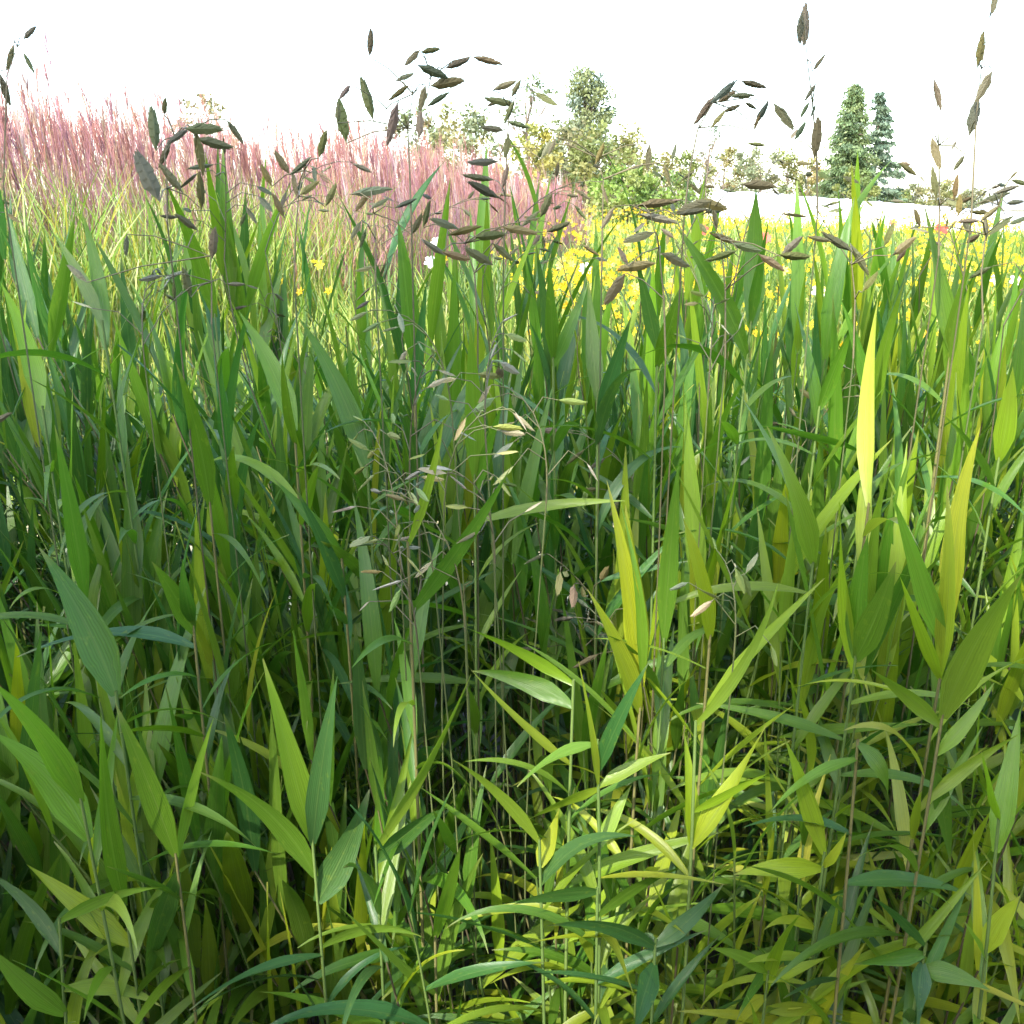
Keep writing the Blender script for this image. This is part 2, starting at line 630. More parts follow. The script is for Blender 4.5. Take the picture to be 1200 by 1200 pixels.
def add_stem(pl, pts, r0=.0022, r1=.0012, color=None):
    o0 = Vector(pts[0])
    loc = [Vector(p) - o0 for p in pts]
    k = len(loc)
    rad = [r0 + (r1 - r0) * i / (k - 1) for i in range(k)]
    me = tubes_mesh("stem", [(loc, rad)], M_STEM, 5)
    st = local_obj("stem", me, pl['e'], o0, color or rnd.choice(STEM_COL))
    pl['top'] = max(pl['top'], max(p[2] for p in pts))
    return st


def add_leaf(stem, base, az, lean, length, wide, droop, color, up=Vector((0, 0, 1))):
    me = pick_leaf(droop)
    o = link("leaf", me, stem, color)
    M = Matrix.Translation(base) @ Matrix.Rotation(az, 4, 'Z') @ Matrix.Rotation(lean, 4, 'Y') @ Matrix.Diagonal((length * .9 + .1 * wide, wide, length, 1))
    put(o, M)
    return o


def curve_points(a, b, bend, k=7):
    a = Vector(a); b = Vector(b)
    out = []
    for i in range(k):
        t = i / (k - 1)
        out.append(a.lerp(b, t) + Vector(bend) * (4 * t * (1 - t)))
    return out


def on_curve(pts, z):
    for i in range(len(pts) - 1):
        if pts[i].z <= z <= pts[i + 1].z:
            return pts[i].lerp(pts[i + 1], (z - pts[i].z) / max(1e-6, pts[i + 1].z - pts[i].z))
    return pts[-1].copy()


def seed_head(pl, start, direction, length, n, pale=False, nod=1.0, size=.026, sparse=1.0):
    """branched nodding panicle: thin rachis with hair-like pedicels, each ending in a spikelet."""
    start = Vector(start)
    d = Vector(direction).normalized()
    az = rnd.uniform(0, TAU)
    side = Vector((math.cos(az), math.sin(az), 0))
    pts, p, dd = [start.copy()], start.copy(), d.copy()
    k = 8
    for i in range(k):
        f = (i + 1) / k
        dd = (d + side * nod * 0.9 * f ** 1.6 + Vector((0, 0, -1)) * nod * .85 * f ** 2.6).normalized()
        p = p + dd * (length / k)
        pts.append(p.copy())
    runs = [([q - start for q in pts], [.0009 - .0005 * i / k for i in range(k + 1)])]
    spikes = []
    for i in range(n):
        f = (i + .6) / n
        f = .12 + .88 * f
        j = min(k - 1, int(f * k))
        q = pts[j].lerp(pts[j + 1], f * k - j)
        tang = (pts[j + 1] - pts[j]).normalized()
        a2 = rnd.uniform(0, TAU)
        out = Vector((math.cos(a2), math.sin(a2), rnd.uniform(-.3, .5)))
        ln = (.055 * (1 - f) + .012) * rnd.uniform(.6, 1.3) * sparse
        if i == n - 1:
            out = tang; ln = .008
        m = q + (tang * .7 + out * .75).normalized() * ln * .6
        e = m + (tang * .25 + out * .6 + Vector((0, 0, -.75 * nod * rnd.random()))).normalized() * ln * .5
        runs.append(([q - start, m - start, e - start], [.0006, .0005, .0004]))
        sd = (e - m).normalized() + Vector((rnd.uniform(-.5, .5), rnd.uniform(-.5, .5), rnd.uniform(-.7, .35)))
        spikes.append((e, sd.normalized()))
    hm = tubes_mesh("seed_head", runs, M_STEM, 4)
    col = rnd.choice([(0.13, 0.12, 0.05), (0.10, 0.09, 0.045), (0.13, 0.14, 0.05)])
    h = local_obj("seed_head", hm, pl['e'], start, col)
    for e, sd in spikes:
        add_spike(h, e, sd, size * rnd.uniform(.75, 1.2), pale)
    pl['heads'] += 1
    return h


def add_spike(head, pos, direction, size, pale=False, face=None):
    s = link("spikelet", rnd.choice(SPIKES), head, jitter_colour(rnd.choice(PALE_HUSKS if pale else HUSKS), .2))
    x = face if face is not None else Vector((rnd.uniform(-1, 1), rnd.uniform(-.5, .5), rnd.uniform(-1, 1)))
    put(s, Matrix.Translation(pos) @ basis(direction, x) @ Matrix.Scale(size, 4))
    return s


# ---- clumps in rows, front to back
ROWS = [  # y, x half extent, count, stem height range
    (0.86, 0.66, 7, (0.46, 0.66)),
    (1.03, 0.77, 8, (0.58, 0.80)),
    (1.20, 0.90, 9, (0.70, 0.92)),
    (1.45, 1.05, 9, (0.80, 1.04)),
    (1.74, 1.22, 9, (0.86, 1.11)),
]
row_of = {}
for ri, (ry, hx, cnt, (h0, h1)) in enumerate(ROWS):
    for ci in range(cnt):
        x = -hx + 2 * hx * (ci + .5) / cnt + rnd.uniform(-.04, .04)
        y = ry + rnd.uniform(-.05, .05)
        pl = new_plant(x, y)
        pl['row'] = ri
        sx = x / (hx)                       # -1 .. 1 across the picture
        nst = (31, 19, 13, 12, 12)[ri]
        for si in range(nst):
            a = rnd.uniform(0, TAU); rr = math.sqrt(rnd.random()) * .115
            bx, by = x + rr * math.cos(a) * 1.15, y + rr * math.sin(a)
            h = rnd.uniform(h0, h1)
            if ri == 0:
                h *= rnd.choice([.72, .85, 1.0, 1.0])
            leanx = .10 * sx - (.10 + .20 * min(1, max(0, -sx - .1) * 2) if sx < .05 else .03) + rnd.uniform(-.07, .07)
            leany = rnd.uniform(-.12, .05)
            top = Vector((bx + leanx * h, by + leany * h, h))
            pts = curve_points((bx, by, .045), top, (-leanx * .10, -leany * .12, 0))
            flowering = ri > 0 and rnd.random() < (0, .06, .14, .20, .22)[ri]
            stc = rnd.choice(STEM_COL)
            stem = add_stem(pl, pts, .0017, .0010, stc)
            # leaf tone: yellower right and low, bluer left
            yel = .36 + (.45 if ri < 2 else .32) * sx + rnd.gauss(0, .22) - (.14 if ri > 1 else 0)
            lz = h
            az = rnd.uniform(0, TAU)
            first = True
            zmin = (.27, .46, .54, .58, .60)[ri]
            while lz > zmin:
                f = lz / h
                b = on_curve(pts, lz - .002)
                y_ = yel + rnd.gauss(0, .13) + (.12 if lz < .5 else 0)
                key = 'B' if y_ < .12 else 'G' if y_ < .40 else 'L' if y_ < .62 else 'Y'
                if rnd.random() < .012: key = 'P'
                c = jitter_colour(GREENS[key])
                pl['tone'].append(key)
                tier = ri < 2 and sx > -.12 and f < .90      # short leaves in tiers, right and centre
                if tier:
                    lean, droop = abs(rnd.gauss(1.0, .30)), rnd.choice([.12, .3, .5, .75, 1.05, 1.4])
                    ln = rnd.uniform(.09, .155)
                elif ri == 0 and sx > -.12:
                    lean, droop = abs(rnd.gauss(.34, .22)), rnd.choice([.06, .2, .5, .75])
                    ln = rnd.uniform(.10, .155)
                elif f > .84:
                    lean, droop = abs(rnd.gauss(.16, .13)), rnd.choice([.02, .06, .12, .3, .5])
                    ln = rnd.uniform(.15, .24)
                elif f > .60:
                    lean, droop = abs(rnd.gauss(.44, .22)), rnd.choice([.12, .3, .5, .75, 1.05])
                    ln = rnd.uniform(.15, .23)
                else:
                    lean, droop = abs(rnd.gauss(.80, .30)), rnd.choice([.3, .5, .75, 1.05, 1.4, 1.75])
                    ln = rnd.uniform(.12, .20)
                add_leaf(stem, b, az, lean, ln, ln * rnd.uniform(.82, 1.12) * (1.38 if tier else 1.0), droop, c)
                az += math.pi + rnd.gauss(0, .35)
                lz -= rnd.uniform(.028, .050) if tier else rnd.uniform(.035, .065)
            if flowering:
                hh = rnd.uniform(.10, .32) if ri > 1 else rnd.uniform(.05, .16)
                hh = max(.04, min(hh, 1.13 - h))
                tip = top + Vector((leanx * .5 + rnd.uniform(-.10, .10), leany * .4, 1)) * hh
                cp = curve_points(top, tip, (rnd.uniform(-.01, .01), 0, 0), 4)
                add_stem(pl, cp, .0010, .0007, (.09, .085, .04))
                seed_head(pl, tip, (tip - top) + Vector((rnd.uniform(-.1, .1), 0, 0)), rnd.uniform(.10, .20), rnd.randint(6, 12), False, rnd.uniform(.3, 1.2))


def nearest_plant(x, y):
    return min(PLANTS, key=lambda p: (p['x'] - x) ** 2 + (p['y'] - y) ** 2 * 1.5)


# ---- the stalks one can pick out in the picture: each leaf is (base, tip, width, tone, sag) in photo pixels
def hero_stalk(Y, leaves, root_dx=0, foot=None):
    raw = [at(l[0][0], l[0][1], Y) for l in leaves]
    low = min(raw, key=lambda b: b.z); high = max(raw, key=lambda b: b.z)
    gx = low.x + root_dx
    pl = nearest_plant(gx, Y)
    mean = sum(b.x for b in raw) / len(raw)
    top = Vector((high.x, Y, high.z + .004))
    root = Vector((mean * .9 + low.x * .1 + rnd.uniform(-.02, .02) - .04 * (high.x - low.x), Y + .03, .05))
    bow = (mean - (root.x + (top.x - root.x) * .8)) * .8
    clean = curve_points(root, top, (max(-.03, min(.03, bow)), rnd.uniform(-.008, .008), 0), 9)
    bases = [on_curve(clean, b.z) for b in raw]
    # each leaf leaves the stalk at its own node
    stem = add_stem(pl, clean, .0021, .0013, rnd.choice([(0.12, 0.18, 0.045), (0.10, 0.16, 0.04), (0.15, 0.14, 0.05)]))
    zl = min(b.z for b in bases) - .03
    az = rnd.uniform(0, TAU)
    while zl > .28:
        tone = leaves[rnd.randrange(len(leaves))][3]
        add_leaf(stem, on_curve(clean, zl), az, abs(rnd.gauss(.85, .3)), (l_ := rnd.uniform(.09, .16)), l_, rnd.choice([.12, .3, .5, .75, 1.05, 1.4]), jitter_colour(GREENS[tone], .15))
        az += math.pi + rnd.gauss(0, .4)
        zl -= rnd.uniform(.024, .042)
    for (b, t, w, tone, sag), P0 in zip(leaves, bases):
        dy = rnd.uniform(-.06, .05)
        P1 = at(t[0], t[1], Y + dy)
        scale = (P0 - Vector((0, 0, CAM_Z))).length / FPX
        half = w * .5 * scale * (.86 if Y < .9 else .86)
        L = (P1 - P0).length
        k = 13
        tt = np.linspace(0, 1, k)[:, None]
        mid = (P0 + P1) / 2
        view = (mid - Vector((0, 0, CAM_Z))).normalized()
        axis = (P1 - P0).normalized()
        perp = axis.cross(view).normalized()
        if perp.z < 0: perp = -perp
        c = mid + perp * (sag * L) + Vector((0, rnd.choice([-1, 1]) * rnd.uniform(.03, .16) * L, 0))
        A, C, B = (np.array(v) for v in (P0, c, P1))
        P = (1 - tt) ** 2 * A + 2 * (1 - tt) * tt * C + tt ** 2 * B
        roll = rnd.uniform(-.75, .75)
        n0 = -view
        tw = roll + np.linspace(0, 1, k) * rnd.uniform(-.9, .9)
        sidev = axis.cross(n0).normalized()
        N = np.array([np.array(n0 * math.cos(a) + sidev * math.sin(a)) for a in tw])
        me = blade_mesh("leaf_blade", P - A, N, half / max(.8, math.cos(roll)), rnd.uniform(.15, .38), rnd.uniform(0, .08), rnd.uniform(0, 6))
        o = link("leaf", me, stem, jitter_colour(GREENS[tone], .10))
        put(o, Matrix.Translation(P0))


HERO = [
    # near, lower half
    (.72, [((366, 985), (308, 772), 36, 'L', .02), ((367, 990), (396, 790), 30, 'B', .02), ((362, 1030), (235, 905), 30, 'G', .10), ((374, 1062), (433, 925), 42, 'B', -.04), ((372, 1128), (222, 1184), 15, 'B', .20), ((376, 1118), (500, 1100), 13, 'G', .14)]),
    (.73, [((146, 1062), (118, 836), 26, 'G', .02), ((150, 1110), (30, 1012), 30, 'Y', .03)]),
    (.74, [((206, 1004), (135, 824), 30, 'G', .04), ((210, 1022), (172, 1160), 32, 'B', .05), ((208, 1010), (250, 842), 14, 'L', .05)]),
    (.72, [((118, 985), (-10, 858), 44, 'L', .06), ((95, 940), (-10, 798), 32, 'L', .04)]),
    (.73, [((440, 996), (552, 790), 18, 'L', -.05), ((445, 1010), (525, 945), 26, 'B', .04)]),
    (.74, [((506, 1180), (566, 1000), 20, 'G', .05), ((503, 1172), (398, 1062), 19, 'G', .06), ((510, 1100), (540, 990), 22, 'L', .0)]),
    (.78, [((136, 815), (46, 642), 48, 'G', .05)]),
    (.84, [((222, 742), (178, 658), 28, 'G', .0), ((226, 730), (214, 655), 20, 'G', 0), ((215, 760), (20, 770), 22, 'B', .14)]),
    (.84, [((100, 702), (64, 498), 25, 'G', .03)]),
    (.74, [((672, 802), (541, 734), 22, 'L', .05), ((668, 830), (552, 786), 30, 'G', .12), ((660, 900), (548, 780), 16, 'Y', -.04)]),
    (.72, [((632, 988), (530, 890), 18, 'L', .05), ((645, 1018), (656, 945), 27, 'Y', .0), ((640, 1040), (745, 980), 22, 'B', .14)]),
    (.80, [((752, 805), (711, 563), 30, 'Y', .03), ((752, 800), (733, 592), 36, 'Y', .0), ((704, 800), (727, 588), 18, 'L', .06), ((760, 835), (688, 690), 30, 'Y', .05)]),
    (.84, [((778, 752), (796, 538), 28, 'G', .0)]),
    (.80, [((832, 748), (800, 605), 30, 'Y', .03)]),
    (.72, [((718, 925), (678, 775), 11, 'Y', .02), ((714, 905), (764, 770), 24, 'B', .06), ((700, 872), (606, 922), 18, 'L', .10), ((722, 925), (786, 882), 18, 'L', .12), ((706, 926), (620, 960), 18, 'L', .12), ((738, 1000), (740, 920), 20, 'Y', 0)]),
    (.72, [((818, 992), (800, 848), 24, 'Y', .02), ((818, 994), (898, 850), 30, 'Y', .02), ((836, 952), (902, 905), 13, 'Y', -.04), ((815, 850), (913, 680), 16, 'L', -.10)]),
    (.72, [((966, 1002), (919, 864), 24, 'Y', .02), ((962, 1018), (992, 975), 12, 'Y', 0), ((960, 1020), (860, 1025), 24, 'Y', .06), ((965, 1095), (895, 1090), 14, 'Y', .12), ((968, 1130), (860, 1130), 14, 'Y', .14)]),
    (.80, [((1000, 790), (984, 588), 24, 'Y', .0), ((1003, 772), (1018, 625), 30, 'G', .0), ((1010, 772), (1050, 658), 36, 'G', .02)]),
    (.92, [((1018, 594), (1029, 350), 24, 'P', .0)]),
    (.86, [((950, 660), (899, 500), 31, 'L', .03), ((955, 640), (860, 452), 26, 'G', .05)]),
    (.78, [((1112, 762), (1047, 584), 28, 'L', .03), ((1114, 726), (1149, 500), 32, 'P', .02), ((1086, 795), (1110, 570), 22, 'Y', .0), ((1080, 797), (1054, 674), 20, 'Y', .0)]),
    (.74, [((1104, 842), (1198, 672), 40, 'L', -.02), ((1078, 852), (1020, 784), 22, 'L', .03), ((1100, 905), (1114, 1014), 25, 'G', .05), ((1105, 885), (1165, 800), 20, 'L', 0), ((1100, 940), (1195, 860), 18, 'L', .05)]),
    (.72, [((1005, 872), (1040, 932), 24, 'G', .18), ((1008, 890), (900, 955), 18, 'L', .18), ((1006, 980), (870, 970), 22, 'B', .12), ((1008, 1040), (1140, 1050), 24, 'G', .14)]),
    (.70, [((775, 1108), (848, 1036), 24, 'B', .02), ((770, 1110), (640, 1085), 24, 'B', .18), ((765, 1130), (742, 1215), 30, 'B', .05), ((768, 1105), (742, 1100), 16, 'B', .2)]),
    (.71, [((700, 1045), (600, 1060), 22, 'B', .12), ((705, 1075), (820, 1010), 18, 'G', .1)]),
    (.72, [((1170, 960), (1150, 880), 16, 'Y', 0), ((1172, 1000), (1196, 830), 30, 'L', .03), ((1180, 1120), (1195, 1050), 24, 'Y', 0), ((1178, 1130), (1130, 1080), 16, 'L', 0)]),
    (.71, [((900, 1165), (940, 1070), 18, 'Y', .03), ((902, 1170), (860, 1215), 20, 'Y', .1), ((905, 1150), (975, 1120), 18, 'Y', .1), ((900, 1140), (830, 1110), 18, 'L', .1), ((905, 1185), (990, 1190), 20, 'Y', .1)]),
    (.71, [((1080, 1130), (1075, 1215), 26, 'B', 0), ((1082, 1120), (1000, 1130), 22, 'G', .12), ((1085, 1110), (1020, 1050), 14, 'B', .05), ((1088, 1140), (1160, 1160), 24, 'G', .1)]),
    (.72, [((55, 1190), (-20, 1100), 30, 'L', .05), ((60, 1160), (190, 1180), 20, 'Y', .1), ((50, 1120), (-20, 1020), 18, 'B', .1), ((70, 1080), (190, 1040), 16, 'L', .12)]),
    (.80, [((478, 640), (520, 490), 14, 'L', -.05), ((480, 720), (600, 545), 26, 'G', -.04)]),
    # upper half, farther in
    (1.05, [((252, 372), (190, 205), 24, 'G', .04), ((258, 400), (225, 280), 20, 'B', .0)]),
    (1.00, [((430, 548), (350, 372), 32, 'G', .08), ((436, 560), (398, 415), 24, 'G', .03)]),
    (1.05, [((868, 385), (886, 218), 34, 'G', .02), ((880, 380), (900, 262), 16, 'G', .0), ((852, 420), (790, 262), 24, 'G', .06)]),
    (1.05, [((1114, 410), (1084, 244), 26, 'G', .04), ((1118, 440), (1140, 300), 18, 'G', .0)]),
    (1.05, [((484, 425), (466, 255), 26, 'G', .02), ((490, 470), (500, 330), 18, 'B', .0)]),
    (1.10, [((648, 420), (644, 300), 20, 'G', .0), ((664, 430), (690, 330), 18, 'G', .0)]),
    (1.00, [((556, 560), (551, 378), 28, 'L', .0), ((562, 580), (590, 470), 20, 'G', .0)]),
    (1.00, [((345, 505), (280, 365), 30, 'L', .05), ((345, 520), (330, 400), 20, 'G', .0)]),
    (.98, [((246, 592), (206, 425), 28, 'G', .03)]),
    (.95, [((400, 650), (318, 558), 22, 'G', .05), ((420, 700), (345, 570), 20, 'B', .05)]),
    (1.02, [((700, 470), (690, 330), 24, 'G', 0), ((712, 490), (740, 370), 22, 'B', .0)]),
    (1.02, [((1030, 500), (1060, 330), 20, 'G', .0), ((1022, 480), (985, 350), 18, 'G', .03)]),
    (1.02, [((950, 500), (930, 350), 22, 'G', .0), ((960, 480), (1000, 380), 20, 'G', .0)]),
    (1.05, [((120, 380), (60, 270), 18, 'G', .05), ((140, 410), (95, 245), 22, 'G', .04)]),
    (1.02, [((50, 480), (0, 330), 26, 'L', .04), ((60, 520), (20, 380), 20, 'G', .04)]),
    (1.02, [((1180, 480), (1200, 330), 26, 'G', 0), ((1165, 540), (1185, 420), 26, 'L', 0)]),
    (1.05, [((780, 430), (800, 330), 22, 'G', 0), ((770, 410), (745, 300), 20, 'B', .03)]),
]
for Y, leaves in HERO:
    hero_stalk(Y, leaves)


# ---- seed heads one can pick out against the sky and the field: rachis and (x, y, angle, length) in photo pixels
def hero_head(Y, rachis, spikes, pale=False, top=None):
    P = [at(x, y, Y + .004 * i) for i, (x, y) in enumerate(rachis)]
    pl = nearest_plant(P[0].x, Y)
    foot = Vector((P[0].x * .97, Y + .01, .05))
    st = curve_points(foot, P[0], (rnd.uniform(-.006, .006), 0, 0), 6)
    add_stem(pl, st, .0013, .0008, rnd.choice([(.085, .08, .035), (.08, .10, .035)]))
    start = P[0]
    runs = [([p - start for p in P], [.0010 - .0006 * i / max(1, len(P) - 1) for i in range(len(P))])]
    items = []
    for (x, y, ang, ln) in spikes:
        Ys = Y + rnd.uniform(-.05, .05)
        c = at(x, y, Ys)
        sc = (c - Vector((0, 0, CAM_Z))).length / FPX
        a = math.radians(ang)
        u = Vector((math.cos(a), 0, math.sin(a)))
        d = (u + Vector((0, rnd.uniform(-.35, .35), 0))).normalized()
        size = ln * sc * 1.08
        b0 = c - d * size * .5
        b1 = c + d * size * .5
        # the pedicel reaches whichever end lies nearer the rachis
        near = min((p for p in P), key=lambda p: (p - c).length + (.03 if p.z > c.z + .02 else 0))
        if (b1 - near).length < (b0 - near).length:
            b0, b1, d = b1, b0, -d
        mid = near.lerp(b0, .55) + Vector((0, 0, .004))
        runs.append(([near - start, mid - start, b0 - start], [.0007, .00055, .00045]))
        items.append((b0, d, size))
    hm = tubes_mesh("seed_head", runs, M_STEM, 4)
    h = local_obj("seed_head", hm, pl['e'], start, (.15, .125, .06))
    for b0, d, size in items:
        view = (b0 - Vector((0, 0, CAM_Z))).normalized()
        # broad side mostly turned to the viewer
        face = d.cross(view) + view * rnd.uniform(-.5, .5)
        add_spike(h, b0, d, size, pale, face)
    pl['heads'] += 1


HEADS = [
    (1.00, [(958, 250), (957, 180), (952, 120), (946, 70), (943, 30)],
     [(943, 28, 88, 46), (938, 34, 95, 30), (960, 73, 55, 20), (949, 109, 60, 20), (943, 129, 62, 18), (953, 130, 75, 14), (938, 153, 60, 22), (957, 160, 92, 42)]),
    (.98, [(1138, 262), (1141, 200), (1144, 140), (1150, 80), (1160, 20)],
     [(1149, 57, 95, 34), (1153, 102, 65, 32), (1141, 136, 78, 38), (1165, 4, 80, 22)]),
    (1.00, [(1100, 300), (1101, 240), (1100, 170), (1098, 115)],
     [(1099, 112, 105, 32), (1097, 180, 105, 34), (1095, 214, 104, 34), (1118, 170, 60, 12), (1124, 191, 60, 18), (1120, 219, 95, 26), (1124, 240, 95, 22)]),
    (1.02, [(802, 250), (808, 200), (818, 150), (836, 120), (852, 104)],
     [(825, 130, 55, 36), (848, 108, 40, 34), (852, 113, 30, 26), (870, 112, 2, 28), (884, 99, -12, 30), (880, 124, -25, 16), (858, 127, 20, 22), (842, 139, 50, 22), (893, 132, 62, 26), (887, 143, 75, 18), (919, 137, -52, 36)]),
    (.98, [(482, 260), (480, 200), (478, 150), (484, 110), (505, 90)],
     [(434, 49, 82, 28), (430, 114, 105, 46), (404, 108, 50, 20), (475, 90, 22, 22), (467, 109, 35, 28), (483, 68, 45, 24), (505, 59, 12, 22), (508, 84, -20, 34), (537, 74, 22, 30), (572, 71, -12, 34), (525, 97, 8, 40), (514, 116, 32, 30), (495, 116, 75, 28), (492, 145, 88, 30), (460, 146, 74, 46), (401, 140, 100, 46), (396, 132, 85, 20)]),
    (1.00, [(590, 300), (592, 230), (594, 170), (597, 125), (604, 105)],
     [(592, 100, 18, 28), (605, 103, 60, 20), (585, 119, -10, 36), (597, 131, 65, 28), (577, 151, -8, 26), (608, 146, -14, 28), (592, 206, 76, 30), (580, 120, 25, 20), (565, 190, 2, 36), (560, 208, -8, 36), (566, 222, -28, 40), (594, 172, 80, 26), (640, 116, -30, 30), (640, 175, 62, 22)]),
    (1.02, [(705, 320), (706, 260), (707, 210), (700, 185)], [(647, 172, 65, 20), (633, 180, 60, 24), (703, 180, 68, 24), (760, 185, 88, 28), (790, 178, 75, 20), (782, 205, 110, 26)]),
    (.95, [(4, 220), (6, 150), (8, 90), (20, 55)], [(6, 106, 92, 30), (12, 68, 65, 26), (35, 38, 45, 18), (34, 74, -65, 22)]),
    (.95, [(196, 260), (196, 220), (193, 180), (205, 160), (225, 152)],
     [(180, 149, 95, 46), (193, 181, 60, 32), (208, 160, 35, 26), (240, 151, 0, 40), (252, 168, -14, 40), (172, 205, -62, 60), (193, 124, 75, 18), (276, 155, -58, 28), (200, 208, -55, 36), (234, 180, 95, 46), (235, 222, 85, 40)]),
    (.95, [(345, 330), (346, 280), (350, 230), (356, 200)], [(352, 195, 40, 30), (345, 215, 100, 30), (363, 220, 35, 26), (330, 190, -60, 28), (312, 205, -65, 24), (388, 228, 60, 28), (326, 240, -70, 28), (378, 168, 70, 30)]),
    (.98, [(440, 330), (440, 280), (438, 250), (436, 235)], [(436, 224, 8, 46), (425, 236, 50, 28), (446, 238, 30, 22), (476, 238, 22, 26), (417, 270, 60, 24), (489, 262, 60, 28)]),
    (.98, [(248, 380), (248, 330), (246, 300), (220, 290)], [(250, 284, 80, 34), (148, 288, 80, 22), (218, 260, -40, 28), (176, 326, 10, 30), (204, 340, 80, 20), (219, 330, 95, 34), (90, 320, -40, 28), (277, 333, 0, 22)]),
    (1.0, [(560, 380), (556, 320), (545, 285), (525, 268)], [(520, 262, -20, 34), (500, 250, 75, 30), (545, 270, 15, 40), (575, 276, 5, 36), (610, 270, -10, 40), (560, 300, -30, 36), (535, 300, -15, 34), (590, 296, -40, 30), (508, 290, -35, 30), (640, 240, 65, 30), (622, 256, 40, 28), (655, 266, 20, 30)]),
    (.98, [(780, 420), (778, 350), (772, 290), (762, 250)], [(770, 238, 5, 44), (772, 256, -12, 44), (748, 278, 15, 40), (745, 312, 10, 44), (812, 248, 10, 36), (720, 340, 60, 44), (712, 256, 60, 28), (730, 300, -60, 24), (792, 305, -25, 40)]),
    (1.0, [(850, 420), (850, 340), (845, 280), (830, 250)], [(890, 217, -3, 36), (835, 240, -15, 36), (838, 256, -75, 26), (812, 243, 20, 40), (850, 280, -20, 36), (875, 290, -15, 34), (905, 308, -30, 36), (932, 300, -5, 38), (928, 288, 45, 30), (845, 300, 20, 36)]),
    (1.0, [(1000, 420), (1002, 350), (998, 310), (985, 290)], [(980, 283, -30, 40), (1008, 305, -55, 40), (960, 280, -10, 28), (1042, 274, 75, 26), (1060, 288, 40, 30), (1020, 330, 50, 28)]),
    (1.0, [(1152, 380), (1150, 320), (1155, 275), (1170, 240)], [(1180, 222, 18, 26), (1165, 232, 20, 34), (1190, 237, 5, 22), (1188, 205, 50, 10), (1160, 250, 45, 22), (1135, 259, 2, 22), (1155, 266, -85, 26), (1172, 265, 40, 30), (1195, 258, 25, 22), (1075, 255, -62, 22)]),
]
for Y, rach, sp in HEADS:
    hero_head(Y, rach, sp)

# pale, ripe heads hanging low inside the clumps
LOW = [(470, 700, .86), (520, 640, .84), (580, 690, .84), (490, 790, .80), (545, 770, .80), (570, 560, .88), (530, 520, .92), (640, 620, .88), (510, 720, .82), (480, 590, .88), (170, 460, .98), (830, 490, 1.0), (860, 800, .76)]
for (x, y, Y) in LOW:
    p = at(x, y - 30, Y)
    pl = nearest_plant(p.x, Y)
    foot = Vector((p.x + rnd.uniform(-.05, .05), Y + rnd.uniform(0, .05), .05))
    pts = curve_points(foot, p, (rnd.uniform(-.02, .02), 0, 0), 6)
    add_stem(pl, pts, .0010, .0007, (.10, .12, .04))
    seed_head(pl, p, (p - pts[-2]), rnd.uniform(.09, .16), rnd.randint(6, 10), True, rnd.uniform(.5, 1.3), .022, .8)


# ---- labels for the clumps, from where they stand and how they look
ORD = ["first", "second", "third", "fourth", "fifth", "sixth", "seventh", "eighth", "ninth", "tenth"]
ROWN = ["front row", "second row", "middle row", "fourth row", "rearmost row"]
for ri in range(len(ROWS)):
    row = sorted([p for p in PLANTS if p['row'] == ri], key=lambda p: p['x'])
    for i, p in enumerate(row):
        n = len(p['tone'])
        yl = sum(t in 'YP' for t in p['tone']) / n
        bl = sum(t == 'B' for t in p['tone']) / n
        tone = "yellow-green" if yl > .30 else "deep green" if bl > .40 else "mid green" if yl < .12 else "light green"
        look = "with many seed heads" if p['heads'] > 3 else "with few seed heads" if p['heads'] else "without seed heads"
        tag(p['e'], f"{tone} sea oats clump {look}, {ORD[i]} from left in {ROWN[ri]}", "ornamental grass", "sea oats clumps in the shaded bed")


